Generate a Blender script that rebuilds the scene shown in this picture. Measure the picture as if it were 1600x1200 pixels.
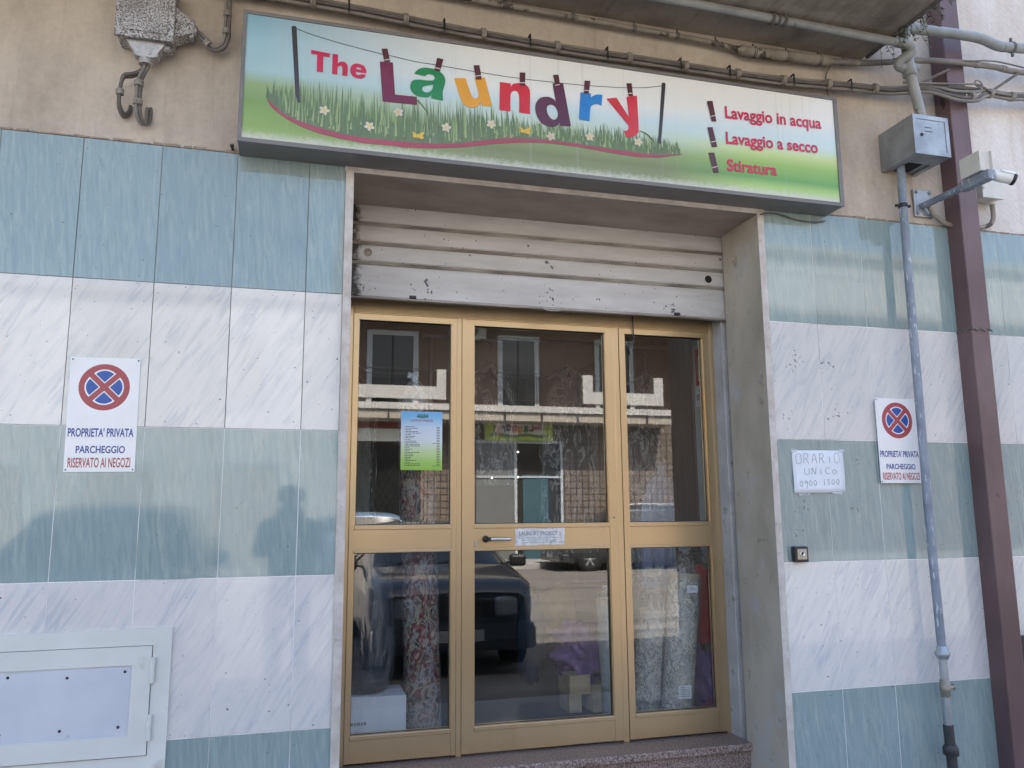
import bpy, bmesh, math, random
from mathutils import Vector, Matrix
random.seed(7)
R = math.radians
for o in list(bpy.data.objects): bpy.data.objects.remove(o)
SC = bpy.context.scene
COL = SC.collection
# ------------------------------------------------------------ camera
cam = bpy.data.cameras.new('camera'); camo = bpy.data.objects.new('camera', cam); COL.objects.link(camo)
cam.sensor_width = 36; cam.lens = 28.203; cam.clip_start = 0.05; cam.clip_end = 500
def cam_matrix(loc, yaw, pitch, roll):
    cy, sy, cp, sp = math.cos(yaw), math.sin(yaw), math.cos(pitch), math.sin(pitch)
    f = Vector((sy*cp, cy*cp, sp)); r = Vector((cy, -sy, 0)); u = r.cross(f)
    r2 = math.cos(roll)*r + math.sin(roll)*u; u2 = -math.sin(roll)*r + math.cos(roll)*u
    m = Matrix((( r2.x, u2.x, -f.x, loc[0]), (r2.y, u2.y, -f.y, loc[1]), (r2.z, u2.z, -f.z, loc[2]), (0,0,0,1)))
    return m
camo.matrix_world = cam_matrix((1.1781, -3.4824, 1.4501), .2686, .1588, -.0074)
SC.camera = camo
# ------------------------------------------------------------ world, sun, exposure
W = bpy.data.worlds.new('World'); SC.world = W; W.use_nodes = True
wn = W.node_tree.nodes; wl = W.node_tree.links
bg = wn['Background']; sky = wn.new('ShaderNodeTexSky'); sky.sky_type = 'NISHITA'; sky.sun_disc = False
SUN_EL, SUN_AZ = R(54), R(14)
sky.sun_elevation = SUN_EL; sky.sun_rotation = SUN_AZ; sky.air_density = 1.0; sky.dust_density = 3.2; sky.ozone_density = .8
wl.new(sky.outputs[0], bg.inputs[0]); bg.inputs[1].default_value = .13
sl = bpy.data.lights.new('sun', 'SUN'); sl.energy = 4.6; sl.angle = R(.5); sl.color = (1, .95, .87)
so = bpy.data.objects.new('sun', sl); COL.objects.link(so); so.location = (0, 20, 30)
sd = Vector((math.sin(SUN_AZ)*math.cos(SUN_EL), math.cos(SUN_AZ)*math.cos(SUN_EL), math.sin(SUN_EL)))
so.rotation_euler = sd.to_track_quat('Z', 'Y').to_euler()
SC.view_settings.view_transform = 'Standard'; SC.view_settings.look = 'None'
SC.view_settings.exposure = 2.38; SC.view_settings.gamma = 1
SC.render.engine = 'CYCLES'; SC.cycles.use_denoising = True
SC.cycles.max_bounces = 8; SC.cycles.diffuse_bounces = 4; SC.cycles.glossy_bounces = 4
SC.cycles.transparent_max_bounces = 24; SC.cycles.caustics_reflective = False; SC.cycles.caustics_refractive = False
SC.cycles.sample_clamp_indirect = 6

# ------------------------------------------------------------ materials
def nodes(name):
    m = bpy.data.materials.new(name); m.use_nodes = True
    nt = m.node_tree
    return m, nt, nt.nodes['Principled BSDF'], nt.nodes['Material Output']
def N(nt, t, **k):
    n = nt.nodes.new(t)
    for a, v in k.items(): setattr(n, a, v)
    return n
def c4(c): return (c[0], c[1], c[2], 1)
def coords(nt, scale=(1,1,1), rot=(0,0,0), kind='Object', per=False):
    tc = N(nt, 'ShaderNodeTexCoord'); out = tc.outputs[kind]
    if per:
        at = N(nt, 'ShaderNodeAttribute', attribute_name='rnd'); ad = N(nt, 'ShaderNodeVectorMath', operation='MULTIPLY_ADD')
        nt.links.new(at.outputs['Color'], ad.inputs[0]); ad.inputs[1].default_value = (7, 7, 7); nt.links.new(out, ad.inputs[2]); out = ad.outputs[0]
    m1 = N(nt, 'ShaderNodeMapping'); m1.inputs['Rotation'].default_value = rot; nt.links.new(out, m1.inputs[0])
    m2 = N(nt, 'ShaderNodeMapping'); m2.inputs['Scale'].default_value = scale; nt.links.new(m1.outputs[0], m2.inputs[0])
    return m2.outputs[0]
def noise(nt, vec, scale, detail=6, rough=.55, dist=0):
    n = N(nt, 'ShaderNodeTexNoise'); n.inputs['Scale'].default_value = scale; n.inputs['Detail'].default_value = detail
    n.inputs['Roughness'].default_value = rough; n.inputs['Distortion'].default_value = dist; nt.links.new(vec, n.inputs['Vector'])
    return n.outputs['Fac']
def ramp(nt, fac, stops, interp='LINEAR'):
    r = N(nt, 'ShaderNodeValToRGB'); r.color_ramp.interpolation = interp; e = r.color_ramp.elements
    while len(e) < len(stops): e.new(.5)
    for i, (p, c) in enumerate(stops):
        e[i].position = p; e[i].color = c4(c) if not isinstance(c, (int, float)) else (c, c, c, 1)
    nt.links.new(fac, r.inputs[0]); return r.outputs[0]
def mix(nt, fac, a, b, blend='MIX'):
    m = N(nt, 'ShaderNodeMix', data_type='RGBA', blend_type=blend)
    for s, v in ((0, fac), (6, a), (7, b)):
        if isinstance(v, (int, float)): m.inputs[s].default_value = v
        elif isinstance(v, tuple): m.inputs[s].default_value = c4(v)
        else: nt.links.new(v, m.inputs[s])
    return m.outputs[2]
def bumpn(nt, p, h, strength=.3, dist=.01):
    b = N(nt, 'ShaderNodeBump'); b.inputs['Strength'].default_value = strength; b.inputs['Distance'].default_value = dist
    nt.links.new(h, b.inputs['Height']); nt.links.new(b.outputs[0], p.inputs['Normal'])
def mat(name, col, rough=.6, metal=0, col2=None, ns=6, lo=.35, hi=.65, stretch=(1,1,1), rot=(0,0,0), bump=0, bs=60, spots=None, spec=.5, coat=0, per=False, spots2=None, rvar=0, bdist=.004, soft=.04):
    m, nt, p, _ = nodes(name)
    p.inputs['Roughness'].default_value = rough; p.inputs['Metallic'].default_value = metal
    p.inputs['Specular IOR Level'].default_value = spec; p.inputs['Coat Weight'].default_value = coat; p.inputs['Coat Roughness'].default_value = .05
    p.inputs['Base Color'].default_value = c4(col)
    c = None
    if col2:
        v = coords(nt, stretch, rot, per=per); f = noise(nt, v, ns)
        c = ramp(nt, f, [(lo, col), (hi, col2)])
    for sp in (spots, spots2):
        if sp:   # (colour, scale, threshold[, stretch])
            v = coords(nt, sp[3] if len(sp) > 3 else (1,1,1)); f = noise(nt, v, sp[1], 5, .6)
            k = ramp(nt, f, [(sp[2], 0), (sp[2]+soft, 1)])
            c = mix(nt, k, c if c is not None else tuple(col), tuple(sp[0]))
    if c is not None: nt.links.new(c, p.inputs['Base Color'])
    if rvar:
        f = noise(nt, coords(nt), 9, 4); r = ramp(nt, f, [(.3, max(0, rough-rvar)), (.7, min(1, rough+rvar))]); nt.links.new(r, p.inputs['Roughness'])
    if bump: bumpn(nt, p, noise(nt, coords(nt, stretch if bs < 0 else (1,1,1)), abs(bs), 6), bump, bdist)
    return m

M = {}
# stucco: trowel swirls, soot and damp stains
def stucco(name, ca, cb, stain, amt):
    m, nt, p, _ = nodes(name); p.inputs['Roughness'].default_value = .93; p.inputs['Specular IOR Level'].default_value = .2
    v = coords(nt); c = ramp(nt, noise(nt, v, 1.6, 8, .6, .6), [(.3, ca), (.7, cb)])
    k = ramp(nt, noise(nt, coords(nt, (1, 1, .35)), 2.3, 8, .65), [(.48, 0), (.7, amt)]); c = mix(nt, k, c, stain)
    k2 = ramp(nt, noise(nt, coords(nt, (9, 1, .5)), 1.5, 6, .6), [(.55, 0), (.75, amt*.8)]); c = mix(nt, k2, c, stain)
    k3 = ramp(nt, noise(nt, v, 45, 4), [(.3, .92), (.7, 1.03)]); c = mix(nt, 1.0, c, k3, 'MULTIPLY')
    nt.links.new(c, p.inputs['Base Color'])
    w = N(nt, 'ShaderNodeTexWave', wave_type='RINGS', rings_direction='Y'); w.inputs['Scale'].default_value = 9; w.inputs['Distortion'].default_value = 9; w.inputs['Detail'].default_value = 5
    w.inputs['Detail Scale'].default_value = 1.2; nt.links.new(coords(nt), w.inputs[0])
    h = mix(nt, .55, w.outputs['Fac'], noise(nt, v, 70, 6)); bumpn(nt, p, h, .32, .003)
    return m
M['stucco'] = stucco('dirty_beige_stucco', (.49, .425, .355), (.61, .535, .455), (.30, .25, .205), .6)
M['pale'] = stucco('pale_cream_stucco', (.62, .57, .52), (.74, .70, .67), (.47, .38, .30), .5)
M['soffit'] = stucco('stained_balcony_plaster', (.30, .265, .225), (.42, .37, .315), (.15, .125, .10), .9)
# glazed wall tiles
def tilevar(nt, c):
    at = N(nt, 'ShaderNodeAttribute', attribute_name='rnd'); k = ramp(nt, at.outputs['Fac'], [(.2, .93), (.8, 1.05)]); return mix(nt, 1.0, c, k, 'MULTIPLY')
def tilechips(nt, c, dark, amt):
    s = ramp(nt, noise(nt, coords(nt), 55, 3), [(.72, 0), (.75, amt)]); k = ramp(nt, noise(nt, coords(nt), 2.1, 3), [(.5, 0), (.62, 1)])
    m_ = N(nt, 'ShaderNodeMath', operation='MULTIPLY'); nt.links.new(s, m_.inputs[0]); nt.links.new(k, m_.inputs[1]); c = mix(nt, m_.outputs[0], c, dark)
    tc = N(nt, 'ShaderNodeTexCoord'); fl_ = N(nt, 'ShaderNodeVectorMath', operation='MULTIPLY'); nt.links.new(tc.outputs['Object'], fl_.inputs[0]); fl_.inputs[1].default_value = (1, 0, 1)
    for cx, cz, r_ in ((3.86, 1.93, .09), (3.62, 2.20, .10), (3.82, 2.19, .08), (3.97, 1.70, .07), (3.57, 1.33, .08), (3.62, 1.47, .09), (3.93, 1.45, .08), (3.56, 1.90, .06)):   # glue and scuff marks left by old notices
        vd = N(nt, 'ShaderNodeVectorMath', operation='DISTANCE'); nt.links.new(fl_.outputs[0], vd.inputs[0]); vd.inputs[1].default_value = (cx-2.43, 0, cz)
        d = N(nt, 'ShaderNodeMapRange'); d.inputs[2].default_value = r_; d.inputs[3].default_value = .15; d.inputs[4].default_value = 0; nt.links.new(vd.outputs['Value'], d.inputs[0])
        ad = N(nt, 'ShaderNodeMath', operation='ADD'); nt.links.new(noise(nt, coords(nt), 58, 3, .5), ad.inputs[0]); nt.links.new(d.outputs[0], ad.inputs[1]); c = mix(nt, ramp(nt, ad.outputs[0], [(.70, 0), (.73, .8)]), c, (.14, .14, .14))
    return c
def teal():
    m, nt, p, _ = nodes('teal_streaked_tile'); p.inputs['Roughness'].default_value = .055; p.inputs['Specular IOR Level'].default_value = .62
    f = noise(nt, coords(nt, (42, 1, 4.2), (0, R(5), 0), per=True), 1.5, 10, .68, .7)
    g = noise(nt, coords(nt, (7, 1, 2.2), per=True), 1.5, 7, .62, .4)
    c = ramp(nt, f, [(.26, (.19, .27, .278)), (.48, (.265, .34, .338)), (.70, (.36, .43, .412))])
    c = mix(nt, ramp(nt, g, [(.40, 0), (.66, .65)]), c, (.25, .335, .352))
    c = tilechips(nt, tilevar(nt, c), (.05, .06, .06), .75)
    nt.links.new(c, p.inputs['Base Color']); bumpn(nt, p, noise(nt, coords(nt, (1, 1, .6)), 2.2, 2), .06, .01); return m
def marble():
    m, nt, p, _ = nodes('white_veined_tile'); p.inputs['Roughness'].default_value = .055; p.inputs['Specular IOR Level'].default_value = .62
    rot = (0, R(-31), 0)
    f = noise(nt, coords(nt, (24, 1, 3.4), rot, per=True), 1.4, 10, .66, .8)
    g = noise(nt, coords(nt, (3.2, 1, 1.1), rot, per=True), 1.6, 6, .55, .5)
    h = noise(nt, coords(nt, (12, 1, 1.0), rot, per=True), 1.4, 5, .5, .25)
    c = ramp(nt, f, [(.30, (.515, .53, .55)), (.45, (.63, .625, .615)), (.60, (.675, .658, .64))])
    c = mix(nt, ramp(nt, g, [(.45, 0), (.72, .32)]), c, (.55, .555, .57))
    # crisp thin veins where the slow noise crosses its middle, fading in and out
    v = ramp(nt, h, [(.455, 0), (.492, .55), (.503, .55), (.515, .12), (.57, 0)]); k = ramp(nt, noise(nt, coords(nt, per=True), 5, 3), [(.42, 0), (.6, 1)])
    mm = N(nt, 'ShaderNodeMath', operation='MULTIPLY'); nt.links.new(v, mm.inputs[0]); nt.links.new(k, mm.inputs[1])
    c = mix(nt, mm.outputs[0], c, (.42, .455, .52))
    c = tilechips(nt, tilevar(nt, c), (.13, .13, .13), .75)
    nt.links.new(c, p.inputs['Base Color']); bumpn(nt, p, noise(nt, coords(nt, (1, 1, .6)), 2.2, 2), .06, .01); return m
M['teal'] = teal(); M['marble'] = marble()
M['grout'] = mat('pale_grout', (.42, .41, .40), .95, col2=(.86, .86, .86), ns=2.6, lo=.36, hi=.48); M['grout_dark'] = mat('dirty_grout', (.13, .11, .10), .95, col2=(.32, .28, .25), ns=2.2)
M['stone'] = mat('travertine_edge', (.46, .41, .37), .8, col2=(.60, .56, .53), ns=14, spots=((.30, .25, .21), 30, .60), soft=.2, bump=.3, bs=50)
M['reveal'] = mat('weathered_reveal_stone', (.34, .30, .24), .8, col2=(.49, .44, .365), ns=3.2, stretch=(1, 1, .6), spots=((.46, .46, .46), 3.2, .58), spots2=((.19, .16, .125), 11, .62), soft=.16, bump=.35, bs=25)
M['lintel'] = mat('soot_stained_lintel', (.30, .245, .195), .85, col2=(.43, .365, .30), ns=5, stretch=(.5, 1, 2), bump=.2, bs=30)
def granite():
    m, nt, p, _ = nodes('pink_granite'); p.inputs['Roughness'].default_value = .45
    a = noise(nt, coords(nt), 130, 3, .5); b = noise(nt, coords(nt), 70, 3)
    c = ramp(nt, a, [(.36, (.035, .03, .03)), (.44, (.20, .15, .13)), (.55, (.34, .25, .22)), (.68, (.46, .41, .38))])
    c = mix(nt, ramp(nt, b, [(.45, 0), (.6, .5)]), c, (.17, .12, .105)); nt.links.new(c, p.inputs['Base Color']); return m
M['granite'] = granite()
def shutter():
    m, nt, p, _ = nodes('galvanised_shutter'); p.inputs['Metallic'].default_value = .12; p.inputs['Roughness'].default_value = .5
    c = ramp(nt, noise(nt, coords(nt, (.6, 1, 3)), 5, 8, .6), [(.3, (.44, .415, .39)), (.7, (.565, .545, .53))])
    tc = N(nt, 'ShaderNodeTexCoord'); sp = N(nt, 'ShaderNodeSeparateXYZ'); nt.links.new(tc.outputs['Object'], sp.inputs[0])
    # grime creeping in from the guide rail at one end, with a ragged border
    mm = N(nt, 'ShaderNodeMath', operation='MULTIPLY_ADD'); nt.links.new(noise(nt, coords(nt), 26, 6, .65), mm.inputs[0]); mm.inputs[1].default_value = .13; nt.links.new(sp.outputs[0], mm.inputs[2])
    mr = N(nt, 'ShaderNodeMapRange'); mr.inputs[1].default_value = 1.505-2.43; mr.inputs[2].default_value = 1.545-2.43; mr.inputs[3].default_value = 1; mr.inputs[4].default_value = 0; nt.links.new(mm.outputs[0], mr.inputs[0])
    c = mix(nt, mr.outputs[0], c, (.035, .028, .024))
    # chipped paint in three patches along the bottom bar and one above
    for cx, cz, r_, sc in ((1.79, 2.54, .11, 42), (2.46, 2.55, .11, 46), (3.14, 2.54, .08, 50), (2.44, 2.735, .07, 34), (1.49, 2.55, .06, 60)):
        vd = N(nt, 'ShaderNodeVectorMath', operation='DISTANCE'); cb = N(nt, 'ShaderNodeCombineXYZ'); nt.links.new(sp.outputs[0], cb.inputs[0]); nt.links.new(sp.outputs[2], cb.inputs[2])
        nt.links.new(cb.outputs[0], vd.inputs[0]); vd.inputs[1].default_value = (cx-2.43, 0, cz)
        d = N(nt, 'ShaderNodeMapRange'); d.inputs[1].default_value = 0; d.inputs[2].default_value = r_; d.inputs[3].default_value = .19; d.inputs[4].default_value = 0; nt.links.new(vd.outputs['Value'], d.inputs[0])
        ad = N(nt, 'ShaderNodeMath', operation='ADD'); nt.links.new(noise(nt, coords(nt), sc, 3, .5), ad.inputs[0]); nt.links.new(d.outputs[0], ad.inputs[1])
        c = mix(nt, ramp(nt, ad.outputs[0], [(.735, 0), (.755, 1)]), c, (.075, .075, .085))
    c = mix(nt, ramp(nt, noise(nt, coords(nt), 48, 2), [(.83, 0), (.84, 1)]), c, (.09, .085, .085))
    nt.links.new(c, p.inputs['Base Color']); bumpn(nt, p, noise(nt, coords(nt, (.5, 1, 1)), 9, 4), .12, .01); return m
M['shutter'] = shutter()
M['shutter_joint'] = mat('grimy_shutter_joint', (.20, .17, .145), .7, metal=.1, col2=(.42, .38, .33), ns=12, stretch=(.4, 1, 2))
M['gold'] = mat('gold_anodised_aluminium', (.54, .40, .235), .30, metal=.7, col2=(.58, .435, .265), ns=2, stretch=(1, 1, .4), spots=((.49, .36, .205), 5, .60, (1, 1, .25)), soft=.2)
M['gold_dark'] = mat('gold_frame_gasket', (.05, .035, .02), .6)
M['black'] = mat('black_plastic', (.018, .018, .019), .4)
M['blackrub'] = mat('black_sleeve_tape', (.02, .022, .026), .55, col2=(.045, .047, .05), ns=18, bump=.3, bs=40)
M['chrome'] = mat('brushed_chrome', (.75, .75, .74), .22, metal=1)
M['dark'] = mat('dark_recess', (.012, .011, .01), .9)
def glassm():
    m, nt, p, out = nodes('door_glass'); nt.nodes.remove(p)
    tr = N(nt, 'ShaderNodeBsdfTransparent'); tr.inputs[0].default_value = (.94, .955, .95, 1)
    gl = N(nt, 'ShaderNodeBsdfGlossy'); gl.inputs['Roughness'].default_value = .0; gl.inputs[0].default_value = (1, 1, 1, 1)
    lw = N(nt, 'ShaderNodeLayerWeight'); pw = N(nt, 'ShaderNodeMath', operation='POWER'); nt.links.new(lw.outputs['Facing'], pw.inputs[0]); pw.inputs[1].default_value = 5
    fr = N(nt, 'ShaderNodeMath', operation='MULTIPLY_ADD'); nt.links.new(pw.outputs[0], fr.inputs[0]); fr.inputs[1].default_value = .86; fr.inputs[2].default_value = .14
    b = N(nt, 'ShaderNodeBump'); b.inputs['Strength'].default_value = .006; b.inputs['Distance'].default_value = .01
    nt.links.new(noise(nt, coords(nt), 1.2, 2), b.inputs['Height']); nt.links.new(b.outputs[0], gl.inputs['Normal'])
    mx = N(nt, 'ShaderNodeMixShader'); nt.links.new(fr.outputs[0], mx.inputs[0]); nt.links.new(tr.outputs[0], mx.inputs[1]); nt.links.new(gl.outputs[0], mx.inputs[2])
    nt.links.new(mx.outputs[0], out.inputs[0]); return m
M['glass'] = glassm()
def clearm():
    m, nt, p, out = nodes('clear_inner_glass'); nt.nodes.remove(p)
    tr = N(nt, 'ShaderNodeBsdfTransparent'); tr.inputs[0].default_value = (.97, .98, .98, 1); nt.links.new(tr.outputs[0], out.inputs[0]); return m
M['clear'] = clearm()
def film(name, base=.06, peak=.5, sc=9, st=(1.5, 1.5, .45)):
    m, nt, p, out = nodes(name)
    p.inputs['Base Color'].default_value = (.82, .85, .88, 1); p.inputs['Roughness'].default_value = .16; p.inputs['Specular IOR Level'].default_value = .8
    f = noise(nt, coords(nt, st), sc, 7, .65, 1.2); bumpn(nt, p, f, .8, .02)
    k = ramp(nt, f, [(.36, base), (.52, base+.05), (.555, peak), (.60, base+.08), (.66, base), (.70, peak*.7), (.74, base)])
    lw = N(nt, 'ShaderNodeLayerWeight'); rim = ramp(nt, lw.outputs['Facing'], [(.72, 0), (.93, .42), (1, .6)])
    ad = N(nt, 'ShaderNodeMath', operation='MAXIMUM'); nt.links.new(k, ad.inputs[0]); nt.links.new(rim, ad.inputs[1])
    tr = N(nt, 'ShaderNodeBsdfTransparent'); mx = N(nt, 'ShaderNodeMixShader'); nt.links.new(ad.outputs[0], mx.inputs[0]); nt.links.new(tr.outputs[0], mx.inputs[1]); nt.links.new(p.outputs[0], mx.inputs[2])
    nt.links.new(mx.outputs[0], out.inputs[0]); return m
M['film'] = film('crumpled_plastic_film'); M['film_soft'] = film('thin_garment_film', .02, .16, 6); M['film_thick'] = film('bunched_plastic_film', .35, .9, 22)
def carpet(name, ca, cb, cc, sc, rings):
    m, nt, p, _ = nodes(name); p.inputs['Roughness'].default_value = .95; p.inputs['Specular IOR Level'].default_value = .1
    v = coords(nt, (1, 1, .8)); vo = N(nt, 'ShaderNodeTexVoronoi', feature='DISTANCE_TO_EDGE'); vo.inputs['Scale'].default_value = sc; nt.links.new(v, vo.inputs['Vector'])
    n = noise(nt, v, sc*1.25, 2, .5, 2.2)
    c = ramp(nt, n, [(.38, ca), (.46, cb), (.52, ca), (.58, cc), (.64, cb)])
    c = mix(nt, ramp(nt, vo.outputs['Distance'], [(.03, .22), (.08, 0)]), c, cb)
    if rings:
        vb = N(nt, 'ShaderNodeTexVoronoi'); vb.inputs['Scale'].default_value = sc*.35; nt.links.new(coords(nt), vb.inputs['Vector'])
        c = mix(nt, ramp(nt, vb.outputs['Distance'], [(.20, .2), (.26, .7), (.32, 0)]), c, cb)
    nt.links.new(c, p.inputs['Base Color']); bumpn(nt, p, n, .4, .004); return m
M['carpet_red'] = carpet('dark_oriental_carpet', (.05, .03, .03), (.46, .37, .28), (.27, .035, .045), 8, False)
M['carpet_grey'] = carpet('grey_damask_carpet', (.15, .155, .148), (.66, .62, .54), (.31, .31, .29), 13, True)
M['carpet_edge'] = mat('carpet_back_beige', (.38, .32, .22), .95, col2=(.46, .4, .29), ns=60)
M['steel'] = mat('galvanised_steel', (.26, .285, .305), .42, metal=.55, col2=(.40, .43, .455), ns=7, spots=((.25, .27, .29), 9, .58, (1, 1, .5)), soft=.2, bump=.06, bs=30)
M['steel_worn'] = mat('flaking_grey_pipe_paint', (.17, .20, .25), .55, col2=(.26, .30, .36), ns=9, spots=((.52, .56, .6), 22, .60, (3, 3, .6)), bump=.4, bs=30)
M['pipe'] = mat('grey_painted_gas_pipe', (.235, .25, .25), .5, col2=(.33, .345, .34), ns=9, bump=.15, bs=40, spots=((.16, .15, .13), 14, .64))
M['cable'] = mat('dusty_grey_cable', (.15, .137, .12), .6, col2=(.24, .222, .20), ns=14, stretch=(.4, 1, 1))
M['cable_dark'] = mat('dusty_dark_cable', (.085, .078, .07), .65, col2=(.15, .138, .125), ns=14)
M['tie'] = mat('dirty_white_cable_tie', (.34, .32, .28), .6, col2=(.22, .2, .17), ns=50)
M['conduit'] = mat('dirty_pvc_conduit', (.20, .175, .14), .7, col2=(.32, .285, .235), ns=10, spots=((.08, .065, .05), 9, .58), bump=.2, bs=30)
def cast():
    m, nt, p, _ = nodes('pitted_cast_aluminium'); p.inputs['Metallic'].default_value = .45; p.inputs['Roughness'].default_value = .5
    a = noise(nt, coords(nt), 150, 3, .6); c = ramp(nt, a, [(.40, (.10, .09, .085)), (.47, (.30, .285, .28)), (.56, (.55, .54, .54))])
    c = mix(nt, ramp(nt, noise(nt, coords(nt), 9, 5), [(.5, 0), (.7, .6)]), c, (.16, .14, .125)); nt.links.new(c, p.inputs['Base Color']); bumpn(nt, p, a, .5, .003); return m
M['cast'] = cast()
M['castsmooth'] = mat('smooth_cast_aluminium', (.36, .35, .345), .45, metal=.5, col2=(.48, .47, .465), ns=40, spots=((.15, .14, .13), 60, .62))
M['drain'] = mat('brown_painted_steel', (.10, .056, .058), .45, col2=(.155, .096, .097), ns=4, stretch=(1, 1, .4), spots=((.04, .02, .02), 7, .66, (1, 1, .6)), bump=.08, bs=20, spec=.5)
M['cctv'] = mat('cream_plastic', (.56, .54, .48), .45, col2=(.64, .62, .57), ns=8, spots=((.3, .28, .24), 18, .66))
M['white'] = mat('white_plastic', (.78, .78, .77), .3)
M['panelw'] = mat('painted_aluminium_frame', (.60, .615, .59), .5, col2=(.66, .675, .65), ns=3, spots=((.46, .46, .42), 6, .64), soft=.1, spec=.4)
M['panelin'] = mat('bare_aluminium_plate', (.52, .57, .66), .45, metal=.25, col2=(.61, .65, .73), ns=4, spots=((.45, .47, .5), 13, .66))
M['rivet'] = mat('dark_rivet', (.02, .02, .022), .5)
M['enamel'] = mat('white_enamel_sign', (.78, .79, .80), .3, col2=(.70, .71, .72), ns=5, lo=.5, hi=.8)
M['sred'] = mat('faded_red_print', (.36, .055, .07), .4); M['sblue'] = mat('blue_print', (.01, .075, .34), .4); M['sdblue'] = mat('dark_blue_lettering', (.03, .07, .27), .4)
M['srtext'] = mat('dark_red_lettering', (.38, .05, .06), .4)
M['paper'] = mat('white_paper', (.76, .79, .84), .7, col2=(.69, .73, .79), ns=9, bump=.25, bs=9)
M['pen'] = mat('grey_pen_line', (.14, .15, .17), .7)
M['tape'] = mat('silver_foil_label', (.50, .54, .58), .35, metal=.3, col2=(.70, .74, .78), ns=35, spots=((.35, .42, .5), 30, .6), bump=.5, bs=40)
# sign prints
def signface():
    m, nt, p, _ = nodes('printed_sign_panel'); p.inputs['Roughness'].default_value = .22; p.inputs['Specular IOR Level'].default_value = .5
    tc = N(nt, 'ShaderNodeTexCoord'); sp = N(nt, 'ShaderNodeSeparateXYZ'); nt.links.new(tc.outputs['Generated'], sp.inputs[0])
    z, x = sp.outputs[2], sp.outputs[0]
    left = ramp(nt, z, [(0, (.42, .50, .25)), (.1, (.27, .40, .10)), (.3, (.21, .33, .085)), (.44, (.28, .38, .16)), (.55, (.37, .54, .56)), (.8, (.33, .54, .64)), (1, (.24, .43, .54))])
    mid = ramp(nt, z, [(0, (.27, .30, .16)), (.15, (.20, .235, .10)), (.27, (.26, .34, .14)), (.42, (.52, .64, .55)), (.55, (.56, .70, .74)), (.68, (.78, .80, .78)), (1, (.80, .79, .75))])
    right = ramp(nt, z, [(0, (.50, .62, .36)), (.08, (.40, .58, .18)), (.16, (.15, .36, .085)), (.30, (.30, .48, .10)), (.40, (.55, .66, .26)), (.50, (.58, .72, .70)), (.60, (.62, .74, .77)), (.76, (.80, .80, .77)), (1, (.82, .81, .77))])
    c = mix(nt, ramp(nt, x, [(.02, 0), (.36, 1)]), left, mid); c = mix(nt, ramp(nt, x, [(.66, 0), (.82, 1)]), c, right)
    # dust settled along the bottom edge and rain streaks
    a = N(nt, 'ShaderNodeMath', operation='MULTIPLY_ADD'); nt.links.new(noise(nt, coords(nt), 40, 5, .7), a.inputs[0]); a.inputs[1].default_value = -.12; nt.links.new(z, a.inputs[2])
    mr = N(nt, 'ShaderNodeMapRange'); mr.inputs[1].default_value = -.05; mr.inputs[2].default_value = .012; mr.inputs[3].default_value = .8; mr.inputs[4].default_value = 0; nt.links.new(a.outputs[0], mr.inputs[0])
    c = mix(nt, mr.outputs[0], c, (.62, .62, .56))
    c = mix(nt, ramp(nt, noise(nt, coords(nt, (40, 1, .8)), 1.2, 4), [(.58, 0), (.75, .25)]), c, (.40, .42, .38))
    c = mix(nt, ramp(nt, noise(nt, coords(nt), 120, 2), [(.7, 0), (.78, .35)]), c, (.7, .7, .66))
    nt.links.new(c, p.inputs['Base Color']); return m
M['signface'] = signface()
M['signframe'] = mat('grey_lacquered_aluminium', (.15, .14, .135), .45, metal=.1, col2=(.20, .19, .182), ns=5, stretch=(.3, 1, 1))
for n_, c_ in dict(cherry=(.52, .02, .075), plum=(.165, .018, .055), plum2=(.095, .02, .05), green=(.015, .21, .07), amber=(.70, .32, .025), red=(.58, .02, .035), blue=(.02, .20, .55), red2=(.56, .03, .045), peg=(.085, .022, .028), pegband=(.62, .58, .50), pole=(.045, .04, .045), swoosh=(.33, .055, .085), petal=(.55, .53, .42), yolk=(.66, .48, .12), butter=(.66, .42, .05), line=(.04, .04, .045)).items():
    M['p_'+n_] = mat('print_'+n_, c_, .28, col2=tuple(min(1, v*1.12+.012) for v in c_), ns=5)
M['grass0'] = mat('print_grass_dark', (.115, .175, .085), .3, col2=(.16, .22, .115), ns=16, stretch=(4, 1, .6)); M['grass1'] = mat('print_grass_mid', (.13, .205, .085), .3); M['grass2'] = mat('print_grass_light', (.30, .39, .18), .3)
M['price'] = None
def pricem():
    m, nt, p, _ = nodes('price_list_print'); p.inputs['Roughness'].default_value = .45
    tc = N(nt, 'ShaderNodeTexCoord'); sp = N(nt, 'ShaderNodeSeparateXYZ'); nt.links.new(tc.outputs['Generated'], sp.inputs[0])
    c = ramp(nt, sp.outputs[2], [(0, (.30, .55, .07)), (.12, (.36, .60, .12)), (.3, (.55, .70, .35)), (.5, (.70, .76, .80)), (.72, (.62, .72, .85)), (.9, (.22, .52, .80)), (1, (.16, .46, .78))])
    nt.links.new(c, p.inputs['Base Color']); return m
M['price'] = pricem()
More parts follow.
